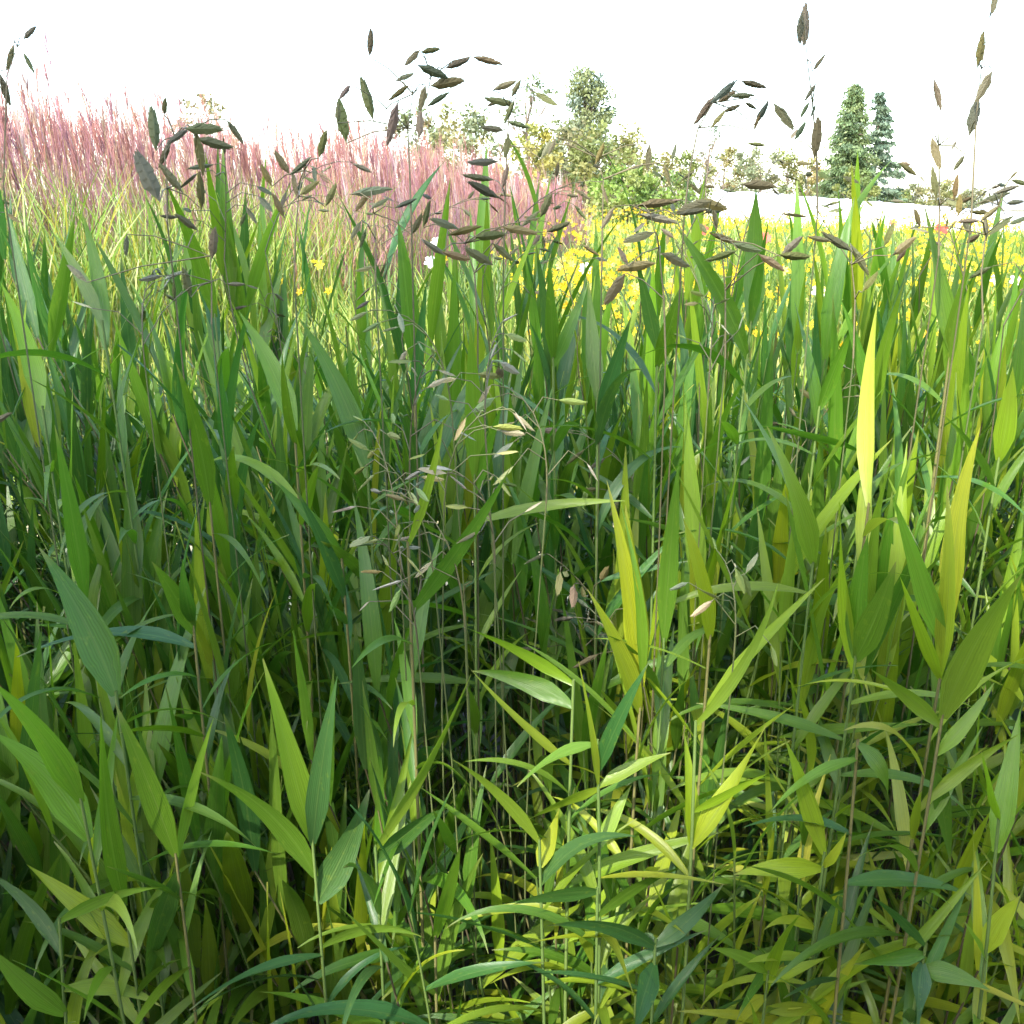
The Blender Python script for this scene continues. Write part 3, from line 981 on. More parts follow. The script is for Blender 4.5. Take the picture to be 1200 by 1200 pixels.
# ---- leaves deep inside and at the back of the stand, past telling apart
def thicket():
    ms = Mass()
    n = 14500
    y = R.uniform(.85, 2.25, n)
    back = R.rand(n) < .84
    y = np.where(back, R.uniform(1.5, 2.35, n), y)
    x = R.uniform(-1, 1, n) * (.30 + .68 * y)
    top = np.where(y > 1.7, R.uniform(.12, .74, n), R.uniform(.10, .42 + .36 * np.clip((y - .85) / .8, 0, 1), n))
    az = R.uniform(0, TAU, n)
    lean = np.where(top > .7, np.abs(R.normal(.22, .15, n)), np.abs(R.normal(.7, .3, n)))
    ln = R.uniform(.10, .19, n)
    k = 7
    t = np.linspace(0, 1, k)[None]
    droop = R.uniform(.05, .9, n)[:, None]
    ang = lean[:, None] + droop * t ** 1.4
    h = np.stack([np.cos(az), np.sin(az)], 1)
    step = ln[:, None] / (k - 1)
    r = np.cumsum(np.sin(ang) * step, 1); z = np.cumsum(np.cos(ang) * step, 1)
    P = np.stack([x[:, None] + r * h[:, :1], y[:, None] + r * h[:, 1:], top[:, None] + z], -1)
    S = np.stack([-h[:, 1], h[:, 0], R.uniform(-.4, .4, n)], 1)
    S /= np.linalg.norm(S, axis=1)[:, None]
    W = ln[:, None] * .050 * blade_profile(t)
    W[:, -1] = .0003
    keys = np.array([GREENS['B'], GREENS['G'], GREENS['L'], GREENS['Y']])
    C = keys[R.choice(4, n, p=[.62, .30, .06, .02])] * R.uniform(.85, 1.15, n)[:, None]  # mostly the darkest greens: the gloom inside the stand is put into the colour
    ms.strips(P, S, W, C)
    # the stand goes on to both sides of the view
    m = 5000
    yy = R.uniform(.75, 2.3, m); sg = R.choice([-1, 1], m)
    xx = sg * (R.uniform(.42, 1.5, m) + .62 * yy)
    tz = R.uniform(.10, .86, m) * np.clip(.55 + .35 * yy, 0, 1)
    az = R.uniform(0, TAU, m)
    ln2 = R.uniform(.13, .22, m)
    ang = np.abs(R.normal(.4, .25, m))[:, None] + R.uniform(.05, .9, m)[:, None] * t ** 1.4
    h2 = np.stack([np.cos(az), np.sin(az)], 1)
    st2 = ln2[:, None] / (k - 1)
    r2 = np.cumsum(np.sin(ang) * st2, 1); z2 = np.cumsum(np.cos(ang) * st2, 1)
    P = np.stack([xx[:, None] + r2 * h2[:, :1], yy[:, None] + r2 * h2[:, 1:], tz[:, None] + z2], -1)
    S = np.stack([-h2[:, 1], h2[:, 0], R.uniform(-.4, .4, m)], 1)
    S /= np.linalg.norm(S, axis=1)[:, None]
    W = ln2[:, None] * .050 * blade_profile(t)
    W[:, -1] = .0003
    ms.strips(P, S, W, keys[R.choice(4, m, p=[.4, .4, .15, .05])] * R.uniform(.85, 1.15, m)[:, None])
    # thin stalks
    m = 900
    y = R.uniform(.8, 2.3, m); x = R.uniform(-1, 1, m) * (.28 + .68 * y)
    hh = np.where(y > 1.7, R.uniform(.6, 1.05, m), R.uniform(.3, .45 + .3 * np.clip((y - .8), 0, 1), m))
    tt = np.linspace(0, 1, 4)[None]
    lx = R.normal(0, .08, m)
    P = np.stack([x[:, None] + lx[:, None] * tt, y[:, None] + 0 * tt, .03 + hh[:, None] * tt], -1)
    S = np.tile(np.array([[1.0, .2, 0]]), (m, 1))
    ms.strips(P, S, np.full((m, 4), .0014), np.array([[.13, .14, .05]]) * R.uniform(.6, 1.3, (m, 1)))
    o = link("sea_oats_foliage", ms.build("sea_oats_foliage", M_LEAF_MASS))
    tag(o, "dense tangled green leaves deep inside the sea oats stand", "foliage", kind="stuff")


thicket()


# ------------------------------------------------------------------ pink ornamental grass behind, on the left
A0 = np.array([-3.4, 3.7]); B0 = np.array([1.45, 19.0])
E = (B0 - A0) / np.linalg.norm(B0 - A0)
NRM = np.array([-E[1], E[0]])


def bed_xy(n, tpow=1.0, smax=3.2, back=False):
    t = R.rand(n) ** tpow
    s = R.rand(n) ** 1.25 * smax
    if back:
        s = np.where(t < .42, .9 + s * .75, s)
    p = A0 + (B0 - A0) * t[:, None] + NRM * s[:, None]
    return t, s, p


def pink_grass():
    # blades
    ms = Mass()
    n = 15000
    t, s, p = bed_xy(n, 1.5)
    hgt = R.uniform(.75, 1.45, n) * (1.04 - .10 * (t > .5))
    k = 6
    tt = np.linspace(0, 1, k)[None]
    az = R.normal(math.pi, 1.1, n) + R.choice([0, math.pi], n, p=[.68, .32])
    bend = R.uniform(.05, .55, n)
    h = np.stack([np.cos(az), np.sin(az)], 1)
    arch = np.where(R.rand(n) < .35, .38, .0)
    r = bend[:, None] * hgt[:, None] * (.25 * tt + .75 * tt ** 2.2)
    z = hgt[:, None] * (tt - arch[:, None] * tt ** 3.5)
    P = np.stack([p[:, :1] + r * h[:, :1], p[:, 1:] + r * h[:, 1:], z], -1)
    S = np.stack([R.normal(0, 1, n), R.normal(0, .5, n), R.normal(0, .25, n)], 1)
    S /= np.linalg.norm(S, axis=1)[:, None]
    wid = R.uniform(.003, .0085, n)
    W = wid[:, None] * (1 - tt ** 3) + .0003
    lime = np.array([[.17, .28, .03], [.24, .33, .045], [.09, .18, .02], [.36, .40, .15], [.28, .27, .03]])
    rose = np.array([[.33, .16, .17], [.38, .19, .14], [.28, .14, .19], [.38, .29, .16]])
    pinkp = np.clip((t - .34) / .2, 0, 1) * .88
    C = np.where((R.rand(n) < pinkp)[:, None], rose[R.choice(4, n)], lime[R.choice(5, n)]) * R.uniform(.75, 1.15, n)[:, None]
    ms.strips(P, S, W, C)
    o = link("maiden_grass_blades", ms.build("maiden_grass_blades", M_GRASS))
    tag(o, "pale lime and rosy blades below the pink plumes", "grass", kind="stuff")
    # plumes: a culm and a brush of fine strands
    ms = Mass()
    n = 4300
    t, s, p = bed_xy(n, 1.25, back=True)
    top = (R.normal(1.62, .14, n) + .10 * (R.rand(n) < .1)) * (1.04 - .02 * t) + .10 * t + .24 * np.clip(1 - t / .25, 0, 1) - .70 * t ** 2 + R.normal(0, .05, n) + .06 * np.sin(t * 60 + s * 4)
    top = np.where(R.rand(n) < .25, top * R.uniform(.7, .95, n), top)
    az = R.normal(math.pi, .9, n)
    leanr = R.uniform(.0, .22, n)
    h = np.stack([np.cos(az), np.sin(az)], 1)
    k = 4
    tt = np.linspace(0, 1, k)[None]
    P = np.stack([p[:, :1] + leanr[:, None] * tt ** 2 * h[:, :1], p[:, 1:] + leanr[:, None] * tt ** 2 * h[:, 1:], top[:, None] * tt], -1)
    S = np.tile(np.array([[1.0, .1, 0.0]]), (n, 1))
    culm = np.array([[.34, .18, .18], [.32, .17, .23], [.38, .28, .15]])[R.choice(3, n)] * R.uniform(.7, 1.1, (n, 1))
    ms.strips(P, S, np.full((n, k), .0022), culm)
    pal = np.array([[.32, .15, .12], [.34, .165, .15], [.29, .145, .17], [.38, .28, .20], [.22, .10, .10], [.48, .37, .35]])
    pc = pal[R.choice(6, n, p=[.27, .25, .16, .14, .10, .08])] * R.uniform(.8, 1.12, n)[:, None]
    base = P[:, -1] - np.array([0, 0, .02])
    d0 = np.stack([h[:, 0] * leanr * 1.5, h[:, 1] * leanr * 1.5, np.ones(n)], 1)
    for j in range(9):
        f = R.rand(n) * .5
        b = base - d0 * (f * .34)[:, None]
        aa = R.uniform(0, TAU, n); sp = R.uniform(.05, .30, n)
        dv = d0 + np.stack([np.cos(aa) * sp, np.sin(aa) * sp, np.zeros(n)], 1)
        ln = R.uniform(.15, .34, n)
        k = 3
        q = np.linspace(0, 1, k)[None]
        PP = b[:, None] + dv[:, None] * (ln[:, None] * q)[..., None]
        PP[..., 2] -= (.03 * q ** 2)
        W = (R.uniform(.0016, .0036, n))[:, None] * np.array([[.6, 1.0, .1]])
        aa2 = R.uniform(-.5, .5, n)
        SS = np.stack([np.cos(aa2), np.sin(aa2), np.zeros(n)], 1)
        ms.strips(PP, SS, W, pc * R.uniform(.85, 1.12, n)[:, None])
    o = link("pink_plume_grass", ms.build("pink_plume_grass", M_PLUME))
    tag(o, "tall feathery pink and salmon flowering grass plumes", "grass", kind="stuff")


pink_grass()


# ------------------------------------------------------------------ flower field
def in_bed(x, y):
    v = np.stack([x, y], -1) - A0
    return (v @ NRM > -.35) & (v @ NRM < 3.6) & (v @ E > 0) & (v @ E < np.linalg.norm(B0 - A0) + .3)


def field_xy(n, y0, y1, pw=1.0):
    y = y0 + (y1 - y0) * R.rand(n) ** pw
    x = R.uniform(-.62, .60, n) * (y + 1.5) + .3
    k = ~in_bed(x, y)
    x, y = x[k], y[k]
    k = (x > -.33 * y - 1.0) | (y < 7)
    return x[k], y[k]


def flower_rows():
    ms = Mass()
    segs = [(3.6, 6.2, 3600, .50, 1), (6.2, 8.4, 5200, .66, 1), (8.4, 11.5, 7000, .72, 1), (11.5, 20, 11000, .72, 1), (20, 54, 12000, .70, 1.3)]
    for y0, y1, n, hh, pw in segs:
        x, y = field_xy(n, y0, y1, pw)
        n = len(x)
        z0 = terrain(x, y)
        hgt = hh * R.uniform(.55, 1.15, n)
        k = 5
        tt = np.linspace(0, 1, k)[None]
        az = R.uniform(0, TAU, n); bend = R.uniform(.05, .7, n)
        h = np.stack([np.cos(az), np.sin(az)], 1)
        r = bend[:, None] * hgt[:, None] * tt ** 2 * .8
        P = np.stack([x[:, None] + r * h[:, :1], y[:, None] + r * h[:, 1:], z0[:, None] + hgt[:, None] * (tt - .22 * bend[:, None] * tt ** 3)], -1)
        S = np.stack([R.normal(0, 1, n), R.normal(0, .4, n), np.zeros(n)], 1)
        S /= np.linalg.norm(S, axis=1)[:, None]
        w = R.uniform(.005, .011, n) * (1 + (y - 6) * .035).clip(1, 3)
        pal = np.array([[.10, .18, .022], [.18, .25, .035], [.30, .31, .07], [.06, .12, .018]])
        dark = (y > 8.4) & (y < 11.5)
        ch = np.where(dark, R.choice(4, n, p=[.38, .22, .05, .35]), R.choice(4, n, p=[.30, .32, .22, .16]))
        ms.strips(P, S, w[:, None] * (1 - tt ** 2.5) + .0004, pal[ch] * R.uniform(.8, 1.2, n)[:, None])
    o = link("daylily_foliage", ms.build("daylily_foliage", M_GRASS))
    tag(o, "strappy yellow-green foliage of the flower rows", "foliage", kind="stuff")

    ms = Mass()
    segs = [(5.0, 6.3, 300, .52, 1), (6.3, 8.3, 4200, .70, 1), (8.3, 11.3, 900, .74, 1), (11.3, 20, 4200, .78, 1), (20, 52, 8000, .76, 1.2)]
    for y0, y1, n, hh, pw in segs:
        x, y = field_xy(n, y0, y1, pw)
        # blooms gather in drifts
        g = np.sin(x * 1.9 + 1.3 * np.sin(y * .9)) + .8 * np.sin(y * 2.1 + x * .7) + R.normal(0, .7, len(x))
        keep = (g > -.1) & ~((x < .0 * y) & (R.rand(len(x)) < .95))
        x, y = x[keep], y[keep]
        n = len(x)
        z = terrain(x, y) + hh * R.uniform(.78, 1.18, n)
        rad = R.uniform(.016, .034, n) * (1 + (y - 7) * .02).clip(1, 1.7)
        az0 = R.uniform(0, TAU, n); tilt = R.uniform(-.6, .9, n)
        fx = R.normal(0, .5, n); fy = -np.abs(R.normal(.7, .3, n)); fz = R.uniform(.1, 1.0, n)
        F = np.stack([fx, fy, fz], 1); F /= np.linalg.norm(F, axis=1)[:, None]
        U = np.cross(F, np.array([0.3, 0, 1.0])); U /= np.linalg.norm(U, axis=1)[:, None]
        V = np.cross(F, U)
        c = np.stack([x, y, z], 1)
        pal = np.array([[.54, .38, .008], [.57, .44, .02], [.48, .29, .008], [.56, .50, .13]])
        col = pal[R.choice(4, n, p=[.42, .30, .16, .12])] * R.uniform(.9, 1.05, n)[:, None]
        npet = 6 if y0 < 12 else 5
        for j in range(npet):
            a = az0 + TAU * j / npet
            d = U * np.cos(a)[:, None] + V * np.sin(a)[:, None]
            sd = -U * np.sin(a)[:, None] + V * np.cos(a)[:, None]
            m = c + d * (rad * .62)[:, None] + F * (rad * .25)[:, None]
            ms.quads(m, d * (rad * .55)[:, None] + F * (rad * .12)[:, None], sd * (rad * .27)[:, None], col * R.uniform(.75, 1.1, n)[:, None])
    o = link("yellow_blooms", ms.build("yellow_blooms", M_PETAL))
    tag(o, "drifts of small bright yellow daylily blooms", "flowers", kind="stuff")


flower_rows()


def bloom(name, px, py, Y, rad, color, label, cat="flower", group=None, stalk=True):
    c = at(px, py, Y)
    e = bpy.data.objects.new(name, None); COL.objects.link(e)
    g = float(terrain(c.x, c.y))
    e.location = (c.x, c.y, g)
    tag(e, label, cat, group)
    ms = Mass()
    F = Vector((rnd.uniform(-.3, .3), -.8, .5)).normalized()
    U = F.cross(Vector((0, 0, 1))).normalized(); V = F.cross(U)
    hgt = max(.25, c.z - g)
    ctr = np.array([0, 0, hgt])
    for j in range(6):
        a = TAU * j / 6 + .2
        d = np.array(U * math.cos(a) + V * math.sin(a)); sd = np.array(-U * math.sin(a) + V * math.cos(a)); f = np.array(F)
        P = np.array([[ctr, ctr + d * rad * .5 + f * rad * .25, ctr + d * rad * .9 + f * rad * .28, ctr + d * rad * 1.05 + f * rad * .12]])
        ms.strips(P, sd[None], np.array([[.08, .36, .26, .02]]) * rad, np.array([color]))
    b = link("petals", ms.build("petals", M_PETAL), e)
    link("stalk", tubes_mesh("stalk", [([(0, 0.02, 0), (.01, 0.02, hgt * .5), (0, 0.005, hgt)], [.006, .005, .004])], M_STEM, 5), e, (.22, .28, .08))
    # strap leaves at the foot
    ms = Mass()
    n = 8
    tt = np.linspace(0, 1, 5)[None]
    az = R.uniform(0, TAU, n)
    r = .28 * tt ** 2 * R.uniform(.5, 1.2, (n, 1))
    P = np.stack([r * np.cos(az)[:, None], r * np.sin(az)[:, None], hgt * .7 * (tt - .3 * tt ** 3) * R.uniform(.7, 1.1, (n, 1))], -1)
    S = np.stack([-np.sin(az), np.cos(az), 0 * az], 1)
    ms.strips(P, S, .012 * (1 - tt ** 3) * np.ones((n, 1)) + .0004, np.array([[.22, .28, .07]]) * np.ones((n, 1)))
    link("leaves", ms.build("leaves", M_GRASS), e)


RED = (.62, .07, .05); CORAL = (.68, .16, .11); WHT = (.82, .80, .74)
bloom("red_flower", 822, 270, 12.5, .085, RED, "red flower left of the tall upright leaf, nearest the white tunnel's end")
bloom("red_flower", 897, 279, 12.0, .075, CORAL, "coral red flower beside the tall upright leaf before the yellow rows")
bloom("red_flower", 1103, 269, 16.0, .10, RED, "bright red flower on a tall stalk below the white tunnel, at far right", )
bloom("red_flower", 1046, 262, 17.0, .08, CORAL, "pale red flower just under the lower edge of the white tunnel")
bloom("red_flower", 984, 284, 12.5, .05, (.66, .12, .16), "small pink-red flower behind a drooping spikelet in the yellow rows")
bloom("white_flower", 968, 262, 17.0, .055, WHT, "white flower in the yellow rows right of the long vertical seed stalk")
bloom("white_flower", 1010, 266, 17.0, .060, WHT, "white flower between the conifers' foot and the yellow rows")
bloom("white_flower", 959, 343, 6.8, .05, WHT, "white flower low in the nearer band of yellow blooms")
bloom("white_flower", 686, 316, 8.0, .055, WHT, "large white flower at the foot of the pink grass")
bloom("white_flower", 1166, 328, 7.2, .045, WHT, "white flower near the picture's right edge among yellow blooms")
bloom("white_flower", 1190, 330, 7.6, .05, WHT, "white flower at the very right edge of the picture")
bloom("white_flower", 512, 285, 10.0, .060, WHT, "white flower behind the tangle of spikelets, upper of two")
bloom("white_flower", 505, 308, 9.0, .060, WHT, "white flower behind the tangle of spikelets, lower of two")


def plant_marker():
    c = at(1161, 283, 11.0)
    g = float(terrain(c.x, c.y))
    e = bpy.data.objects.new("plant_marker", None); COL.objects.link(e); e.location = (c.x, c.y, g)
    tag(e, "small teal plastic plant marker on a stake among the flowers", "plant marker")
    h = c.z - g
    link("stake", box_mesh("marker_stake", [(-.008, -.004, 0, .008, .004, h - .04)], M_STEEL), e)
    link("tag_plate", box_mesh("marker_plate", [(-.030, -.012, h - .05, .030, -.005, h + .01), (-.022, -.012, h + .011, .022, -.005, h + .022)], M_TEAL), e)


plant_marker()


# ------------------------------------------------------------------ white growing tunnel across the field
def tunnel():
    e = bpy.data.objects.new("white_tunnel", None); COL.objects.link(e)
    e.location = (12.6, 66, 0)
    tag(e, "long low white plastic covered growing tunnel beyond the flowers", "tunnel")
    L, seg, H, Wd = 46.0, 23, 2.15, 3.6
    ring = 14
    xs = np.linspace(0, L, seg * 2 + 1)
    V = []
    for i, x in enumerate(xs):
        sag = .05 if i % 2 else 0.0
        g = float(terrain(12.6 + x, 66)) - .1
        for j in range(ring + 1):
            a = math.pi * j / ring
            V.append((x, -math.cos(a) * Wd * .5, g + math.sin(a) ** .8 * (H - sag)))
    Q = []
    n = ring + 1
    for i in range(len(xs) - 1):
        for j in range(ring):
            Q.append((i * n + j, i * n + j + 1, (i + 1) * n + j + 1, (i + 1) * n + j))
    me = raw_mesh("tunnel_cover", np.array(V), np.array(Q)); me.materials.append(M_FILM)
    cov = link("cover", me, e)
    for i in range(0, len(xs), 2):
        x = xs[i]; g = float(terrain(12.6 + x, 66)) - .1
        pts = [(x, -math.cos(math.pi * j / ring) * (Wd * .5 + .02), g + math.sin(math.pi * j / ring) ** .8 * (H + .02)) for j in range(ring + 1)]
        link("hoop", tubes_mesh("hoop", [(pts, [.02] * len(pts))], M_FILM, 5), cov)
    for x in (0.0, L):
        g = float(terrain(12.6 + x, 66)) - .1
        pts = [(x, 0, g)] + [(x, -math.cos(math.pi * j / ring) * Wd * .5, g + math.sin(math.pi * j / ring) ** .8 * H) for j in range(ring + 1)]
        me = raw_mesh("tunnel_end", np.array(pts), None, None, None, np.array([(0, j + 1, j + 2) for j in range(ring)]))
        me.materials.append(M_FILM)
        link("end_sheet", me, e)


tunnel()


def farm_building():
    c = at(1186, 262, 120)
    e = bpy.data.objects.new("farm_building", None); COL.objects.link(e)
    g = float(terrain(c.x, 120))
    e.location = (c.x, 120, g)
    tag(e, "small grey farm building with a hipped roof beyond the white tunnel", "building")
    link("wall", box_mesh("farm_wall", [(-2.6, -3, 0, 2.6, 3, 2.6)], M_WALLF), e)
    V = [(-3, -3.4, 2.5), (3, -3.4, 2.5), (3, 3.4, 2.5), (-3, 3.4, 2.5), (-1.2, 0, 4.3), (1.2, 0, 4.3)]
    me = raw_mesh("farm_roof", np.array(V), np.array([(0, 1, 5, 4), (2, 3, 4, 5)]), None, None, np.array([(1, 2, 5), (3, 0, 4)]))
    me.materials.append(M_ROOF)
    me.polygons.foreach_set("use_smooth", np.zeros(4, bool))
    link("roof", me, e)
    w = link("window", box_mesh("farm_window", [(-1.6, -3.05, 1.0, -.5, -2.995, 2.0)], M_STEEL), e)
    link("door", box_mesh("farm_door", [(.6, -3.05, 0, 1.6, -2.995, 2.1)], M_BOARD), e)


farm_building()


# ------------------------------------------------------------------ trees
def tree_base(name, px, Y, label, dz=0.0):
    d = ray(px, 175)
    x = d.x / d.y * Y
    g = float(terrain(x, Y)) + dz
    e = bpy.data.objects.new(name, None); COL.objects.link(e)
    e.location = (x, Y, g)
    tag(e, label, "tree", "trees beyond the field")
    return e, x, g


def height_for(py, Y, px=600):
    return at(px, py, Y).z


def conifer(px, Y, top_py, half_w, label, colours, density=1.0, sparse=False, name="conifer_tree"):
    e, x, g = tree_base(name, px, Y, label)
    H = height_for(top_py, Y, px) - g
    trunk = [(0, 0, 0), (.03 * H * .1, 0, H * .4), (0, 0, H * .97)]
    rr = .018 * H
    runs = [(trunk, [rr, rr * .6, .02])]
    ms = Mass()
    C, A, B, K = [], [], [], []
    nb = int((170 if not sparse else 56) * density)
    cols = np.array(colours)
    for i in range(nb):
        f = (i + R.rand()) / nb
        z = H * (.05 + .93 * f) if not sparse else H * (.20 + .78 * f)
        prof = (1 - f) ** .62 * (1.0 if f > .12 else .82) if not sparse else (.35 + .65 * (1 - f)) * (1 - f) ** .35
        ln = half_w * max(.06, prof) * R.uniform(.62, 1.18)
        az = R.uniform(0, TAU)
        hd = np.array([math.cos(az), math.sin(az), 0])
        droop = R.uniform(.10, .45) if not sparse else R.uniform(-.05, .35)
        runs.append(([(0, 0, z), tuple(hd * ln * .55 + np.array([0, 0, z - ln * droop * .4])), tuple(hd * ln + np.array([0, 0, z - ln * droop * .75]))], [.05 * (1 - f) + .02, .03, .012]))
        m = int((150 if not sparse else 120) * (.4 + ln / half_w))
        q = R.rand(m) ** .75
        c = hd[None] * (ln * q)[:, None] + np.array([0, 0, z])
        c[:, 2] -= ln * droop * .8 * q ** 1.2
        c += R.normal(0, .085 * half_w * (.5 if sparse else 1), (m, 3)) * np.array([1, 1, .6])
        sz = half_w * R.uniform(.025, .065, m)
        d = hd[None] * .7 + R.normal(0, .5, (m, 3)); d[:, 2] -= .7
        d /= np.linalg.norm(d, axis=1)[:, None]
        s = np.cross(d, R.normal(0, 1, (m, 3))); s /= np.linalg.norm(s, axis=1)[:, None]
        C.append(c); A.append(d * sz[:, None]); B.append(s * (sz * .42)[:, None])
        K.append(cols[R.choice(len(cols))][None] * R.uniform(.6, 1.3, m)[:, None])
    ms.quads(np.concatenate(C), np.concatenate(A), np.concatenate(B), np.concatenate(K))
    link("trunk", tubes_mesh("trunk", runs, M_BARK, 5), e)
    link("crown", ms.build("crown", M_TREE), e)


def broadleaf(px, Y, top_py, half_w, label, colours, n_limb=9, leaf=.16, dens=1.0, bare=0.0, name="broadleaf_tree", low=.25, conic=False):
    e, x, g = tree_base(name, px, Y, label)
    H = height_for(top_py, Y, px) - g
    rr = .022 * H
    lean = R.uniform(-.05, .05) * H
    trunk = [(0, 0, 0), (lean * .3, 0, H * .35), (lean, 0, H * .8)]
    runs = [(trunk, [rr, rr * .7, rr * .25])]
    cols = np.array(colours)
    C, A, B, K = [], [], [], []
    for i in range(n_limb * 3):
        f = (i + .5) / (n_limb * 3)
        z = H * (low + (.97 - low) * f)
        if conic:
            prof = (1 - f) ** .55
        else:
            prof = math.sin(math.pi * min(1, .16 + .80 * f)) ** .7
        az = R.uniform(0, TAU)
        ln = half_w * prof * R.uniform(.45, 1.08)
        tip = np.array([math.cos(az) * ln + lean * f, math.sin(az) * ln, z + R.uniform(-.02, .05) * H * (1 - f * .8)])
        st = np.array([lean * f * .7, 0, z * R.uniform(.66, .84)])
        midp = (st + tip) / 2 + np.array([0, 0, -.03 * H])
        runs.append(([tuple(st), tuple(midp), tuple(tip)], [rr * .35 * (1 - f) + .02, .025, .012]))
        if R.rand() < bare:
            for _ in range(5):
                tw = tip + R.normal(0, .16 * half_w, 3) + np.array([0, 0, .08 * half_w])
                runs.append(([tuple(midp), tuple((midp + tw) / 2), tuple(tw)], [.02, .014, .007]))
            continue
        m = int(95 * dens)
        rad = half_w * R.uniform(.20, .34)
        v = R.normal(0, 1, (m, 3)); v /= np.linalg.norm(v, axis=1)[:, None]
        c = tip + v * (rad * R.rand(m) ** .45)[:, None] * np.array([1, 1, .8])
        # some along the limb
        q = R.rand(m) < .22
        c[q] = st + (tip - st) * R.rand(q.sum(), 1) + R.normal(0, .09 * half_w, (q.sum(), 3))
        sz = leaf * R.uniform(.6, 1.4, m)
        d = R.normal(0, 1, (m, 3)); d /= np.linalg.norm(d, axis=1)[:, None]
        s = np.cross(d, R.normal(0, 1, (m, 3))); s /= np.linalg.norm(s, axis=1)[:, None]
        C.append(c); A.append(d * sz[:, None]); B.append(s * (sz * .6)[:, None])
        K.append(cols[R.choice(len(cols))][None] * R.uniform(.75, 1.25, m)[:, None])
    link("trunk", tubes_mesh("trunk", runs, M_BARK, 5), e)
    if C:
        ms = Mass()
        ms.quads(np.concatenate(C), np.concatenate(A), np.concatenate(B), np.concatenate(K))
        link("crown", ms.build("crown", M_TREE), e)


CEDAR = [(.125, .19, .085), (.15, .21, .09), (.10, .155, .08), (.17, .22, .09)]  # conifer greens lightened; the fading with distance is put into the colour
FIR = [(.12, .18, .12), (.14, .20, .13), (.10, .155, .11)]
OLIVE = [(.14, .18, .05), (.17, .195, .06), (.11, .155, .05), (.20, .185, .07)]
AUT = [(.24, .21, .08), (.20, .20, .08), (.18, .195, .08), (.27, .215, .09)]
GREY = [(.15, .18, .10), (.18, .20, .11), (.20, .19, .10)]
FRESH = [(.16, .24, .05), (.19, .26, .065), (.12, .19, .045), (.23, .27, .09)]

conifer(996, 88, 98, 2.9, "dense tall cedar, left of the two conifers behind the white tunnel", CEDAR, 1.25)
conifer(1026, 92, 106, 3.6, "gappy blue-green fir, right of the two conifers behind the white tunnel", FIR, 1.7, True)
broadleaf(1008, 84, 196, 1.7, "low olive bush at the foot of the two tall conifers", OLIVE, 6, .13, 1.0, low=.15, name="bush")
broadleaf(694, 60, 80, 2.5, "tall bluish-green irregular conical tree rising behind the pink grass", [(.14, .19, .11), (.17, .21, .11), (.20, .23, .11), (.13, .17, .12)], 18, .10, 1.9, .03, conic=True, low=.12)
broadleaf(672, 56, 140, 1.8, "soft grey-green bushy tree left of the tall bluish conical tree", GREY, 8, .12, 1.0, .1, low=.10)
broadleaf(748, 56, 172, 1.8, "straw-coloured low bush sloping down right of the olive-yellow tree", [(.30, .27, .11), (.26, .25, .10)], 7, .10, .9, .15, low=.08, name="bush")
broadleaf(770, 90, 182, 2.6, "hazy olive tree beyond the bright green shrubs", OLIVE, 8, .15, .8, .1, low=.12)
broadleaf(716, 52, 150, 2.6, "rounded olive-yellow tree right of the bluish conical tree", [(.17, .20, .07), (.21, .21, .08), (.15, .185, .07)], 9, .12, 1.1, low=.10)
broadleaf(622, 60, 84, 2.0, "thin half-bare tree behind the pink grass with grey-green leaves", [(.13, .17, .09), (.16, .19, .09)], 8, .12, .5, .45, low=.30)
broadleaf(626, 50, 145, 1.7, "golden yellow shrub in front of the thin half-bare tree", [(.30, .27, .06), (.28, .26, .08), (.23, .24, .07)], 7, .10, 1.0, low=.10, name="shrub")
broadleaf(655, 58, 160, 1.0, "small dark slender tree between the two taller trees behind pink grass", FIR, 5, .10, .8, conic=True, low=.15)
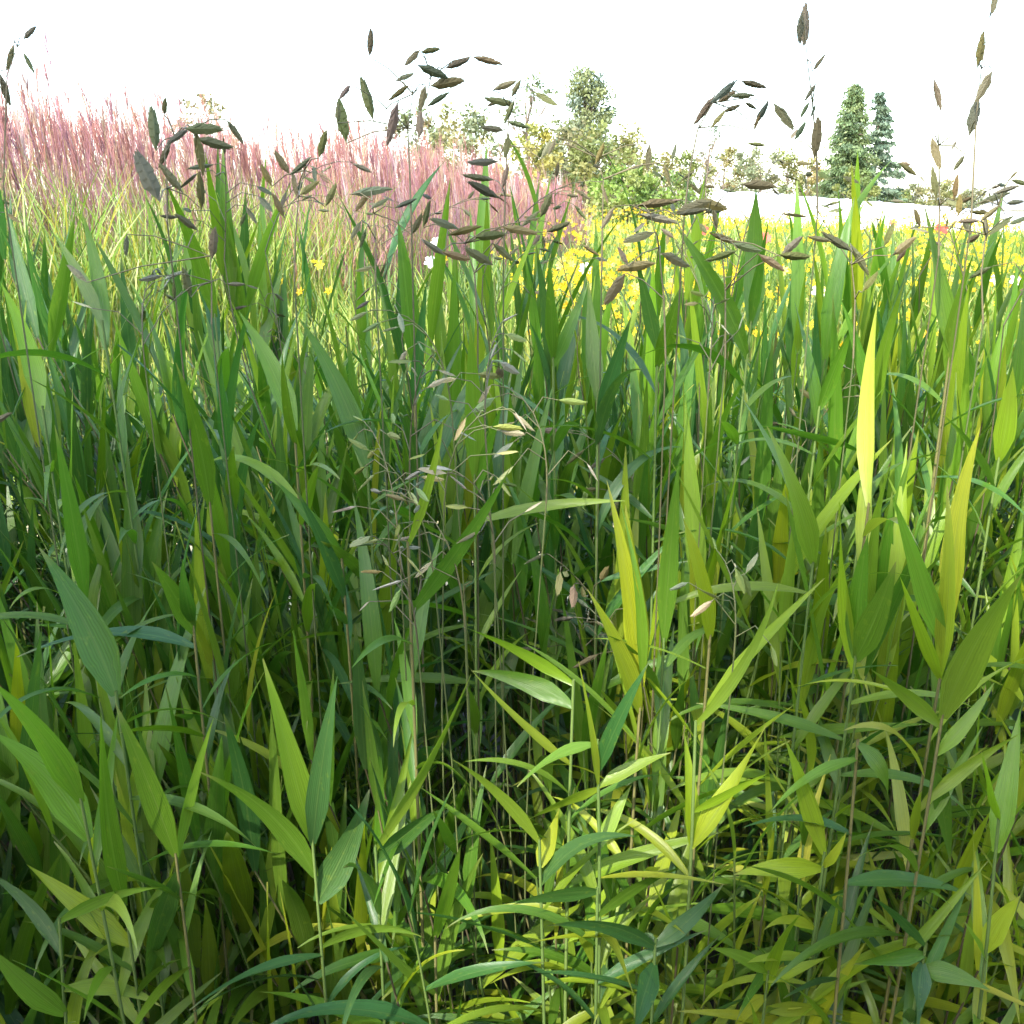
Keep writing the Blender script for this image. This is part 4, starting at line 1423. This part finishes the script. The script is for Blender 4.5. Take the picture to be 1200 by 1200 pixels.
broadleaf(540, 70, 125, 3.2, "rounded grey-green tree top behind the middle of the pink grass", [(.20, .21, .10), (.24, .22, .10), (.15, .18, .10)], 9, .15, 1.0)
broadleaf(490, 74, 128, 2.6, "low grey-green tree top left of the nodding seed heads", GREY, 8, .15, .9)
broadleaf(240, 60, 108, 1.6, "hazy grey-brown tree top above the pink grass near the left", [(.24, .21, .12), (.20, .19, .11)], 7, .12, .6, .2)
broadleaf(738, 40, 196, 1.6, "bright fresh green shrub right of the pink grass, left part of the hedge", FRESH, 7, .09, 1.2, low=.08, name="shrub")
broadleaf(776, 41, 206, 1.3, "small bright fresh green shrub nearest the white tunnel's left end", FRESH, 6, .08, 1.1, low=.08, name="shrub")
broadleaf(827, 95, 146, 1.6, "slim nearly bare grey tree left of the low tree line", [(.14, .18, .14)], 7, .12, .3, .7, low=.4)
LINE = [
    (795, 110, 178, 3.0, OLIVE, "olive tree at the left end of the low tree line"),
    (848, 118, 172, 2.6, AUT, "autumn tinted tree beside the slim bare tree"),
    (872, 130, 178, 2.8, GREY, "grey-green tree just right of the autumn tinted tree"),
    (896, 112, 172, 3.0, GREY, "tallest grey-green tree in the middle of the low tree line"),
    (926, 122, 176, 3.2, OLIVE, "olive tree with an uneven crown in the low tree line"),
    (952, 118, 186, 2.6, AUT, "browning tree left of the tall cedar"),
    (974, 112, 196, 2.2, AUT, "small browning tree touching the tall cedar's left side"),
    (1056, 125, 222, 2.6, OLIVE, "small rounded olive tree right of the gappy fir"),
    (1080, 140, 216, 2.6, GREY, "grey-green tree second to the right of the gappy fir"),
    (1108, 135, 212, 2.6, AUT, "yellowing tree behind the two seed stalks at right"),
    (1130, 150, 224, 3.0, OLIVE, "low olive tree right of the yellowing tree"),
    (1150, 140, 222, 2.6, GREY, "grey-green tree left of the grey farm building"),
    (1200, 145, 232, 3.0, FIR, "dark tree right of the grey farm building at the picture's edge"),
]
for px, Y, ty, hw, cols, lab in LINE:
    broadleaf(px, Y, ty, hw, lab, cols, 8, .18, .8, .08, low=.12)
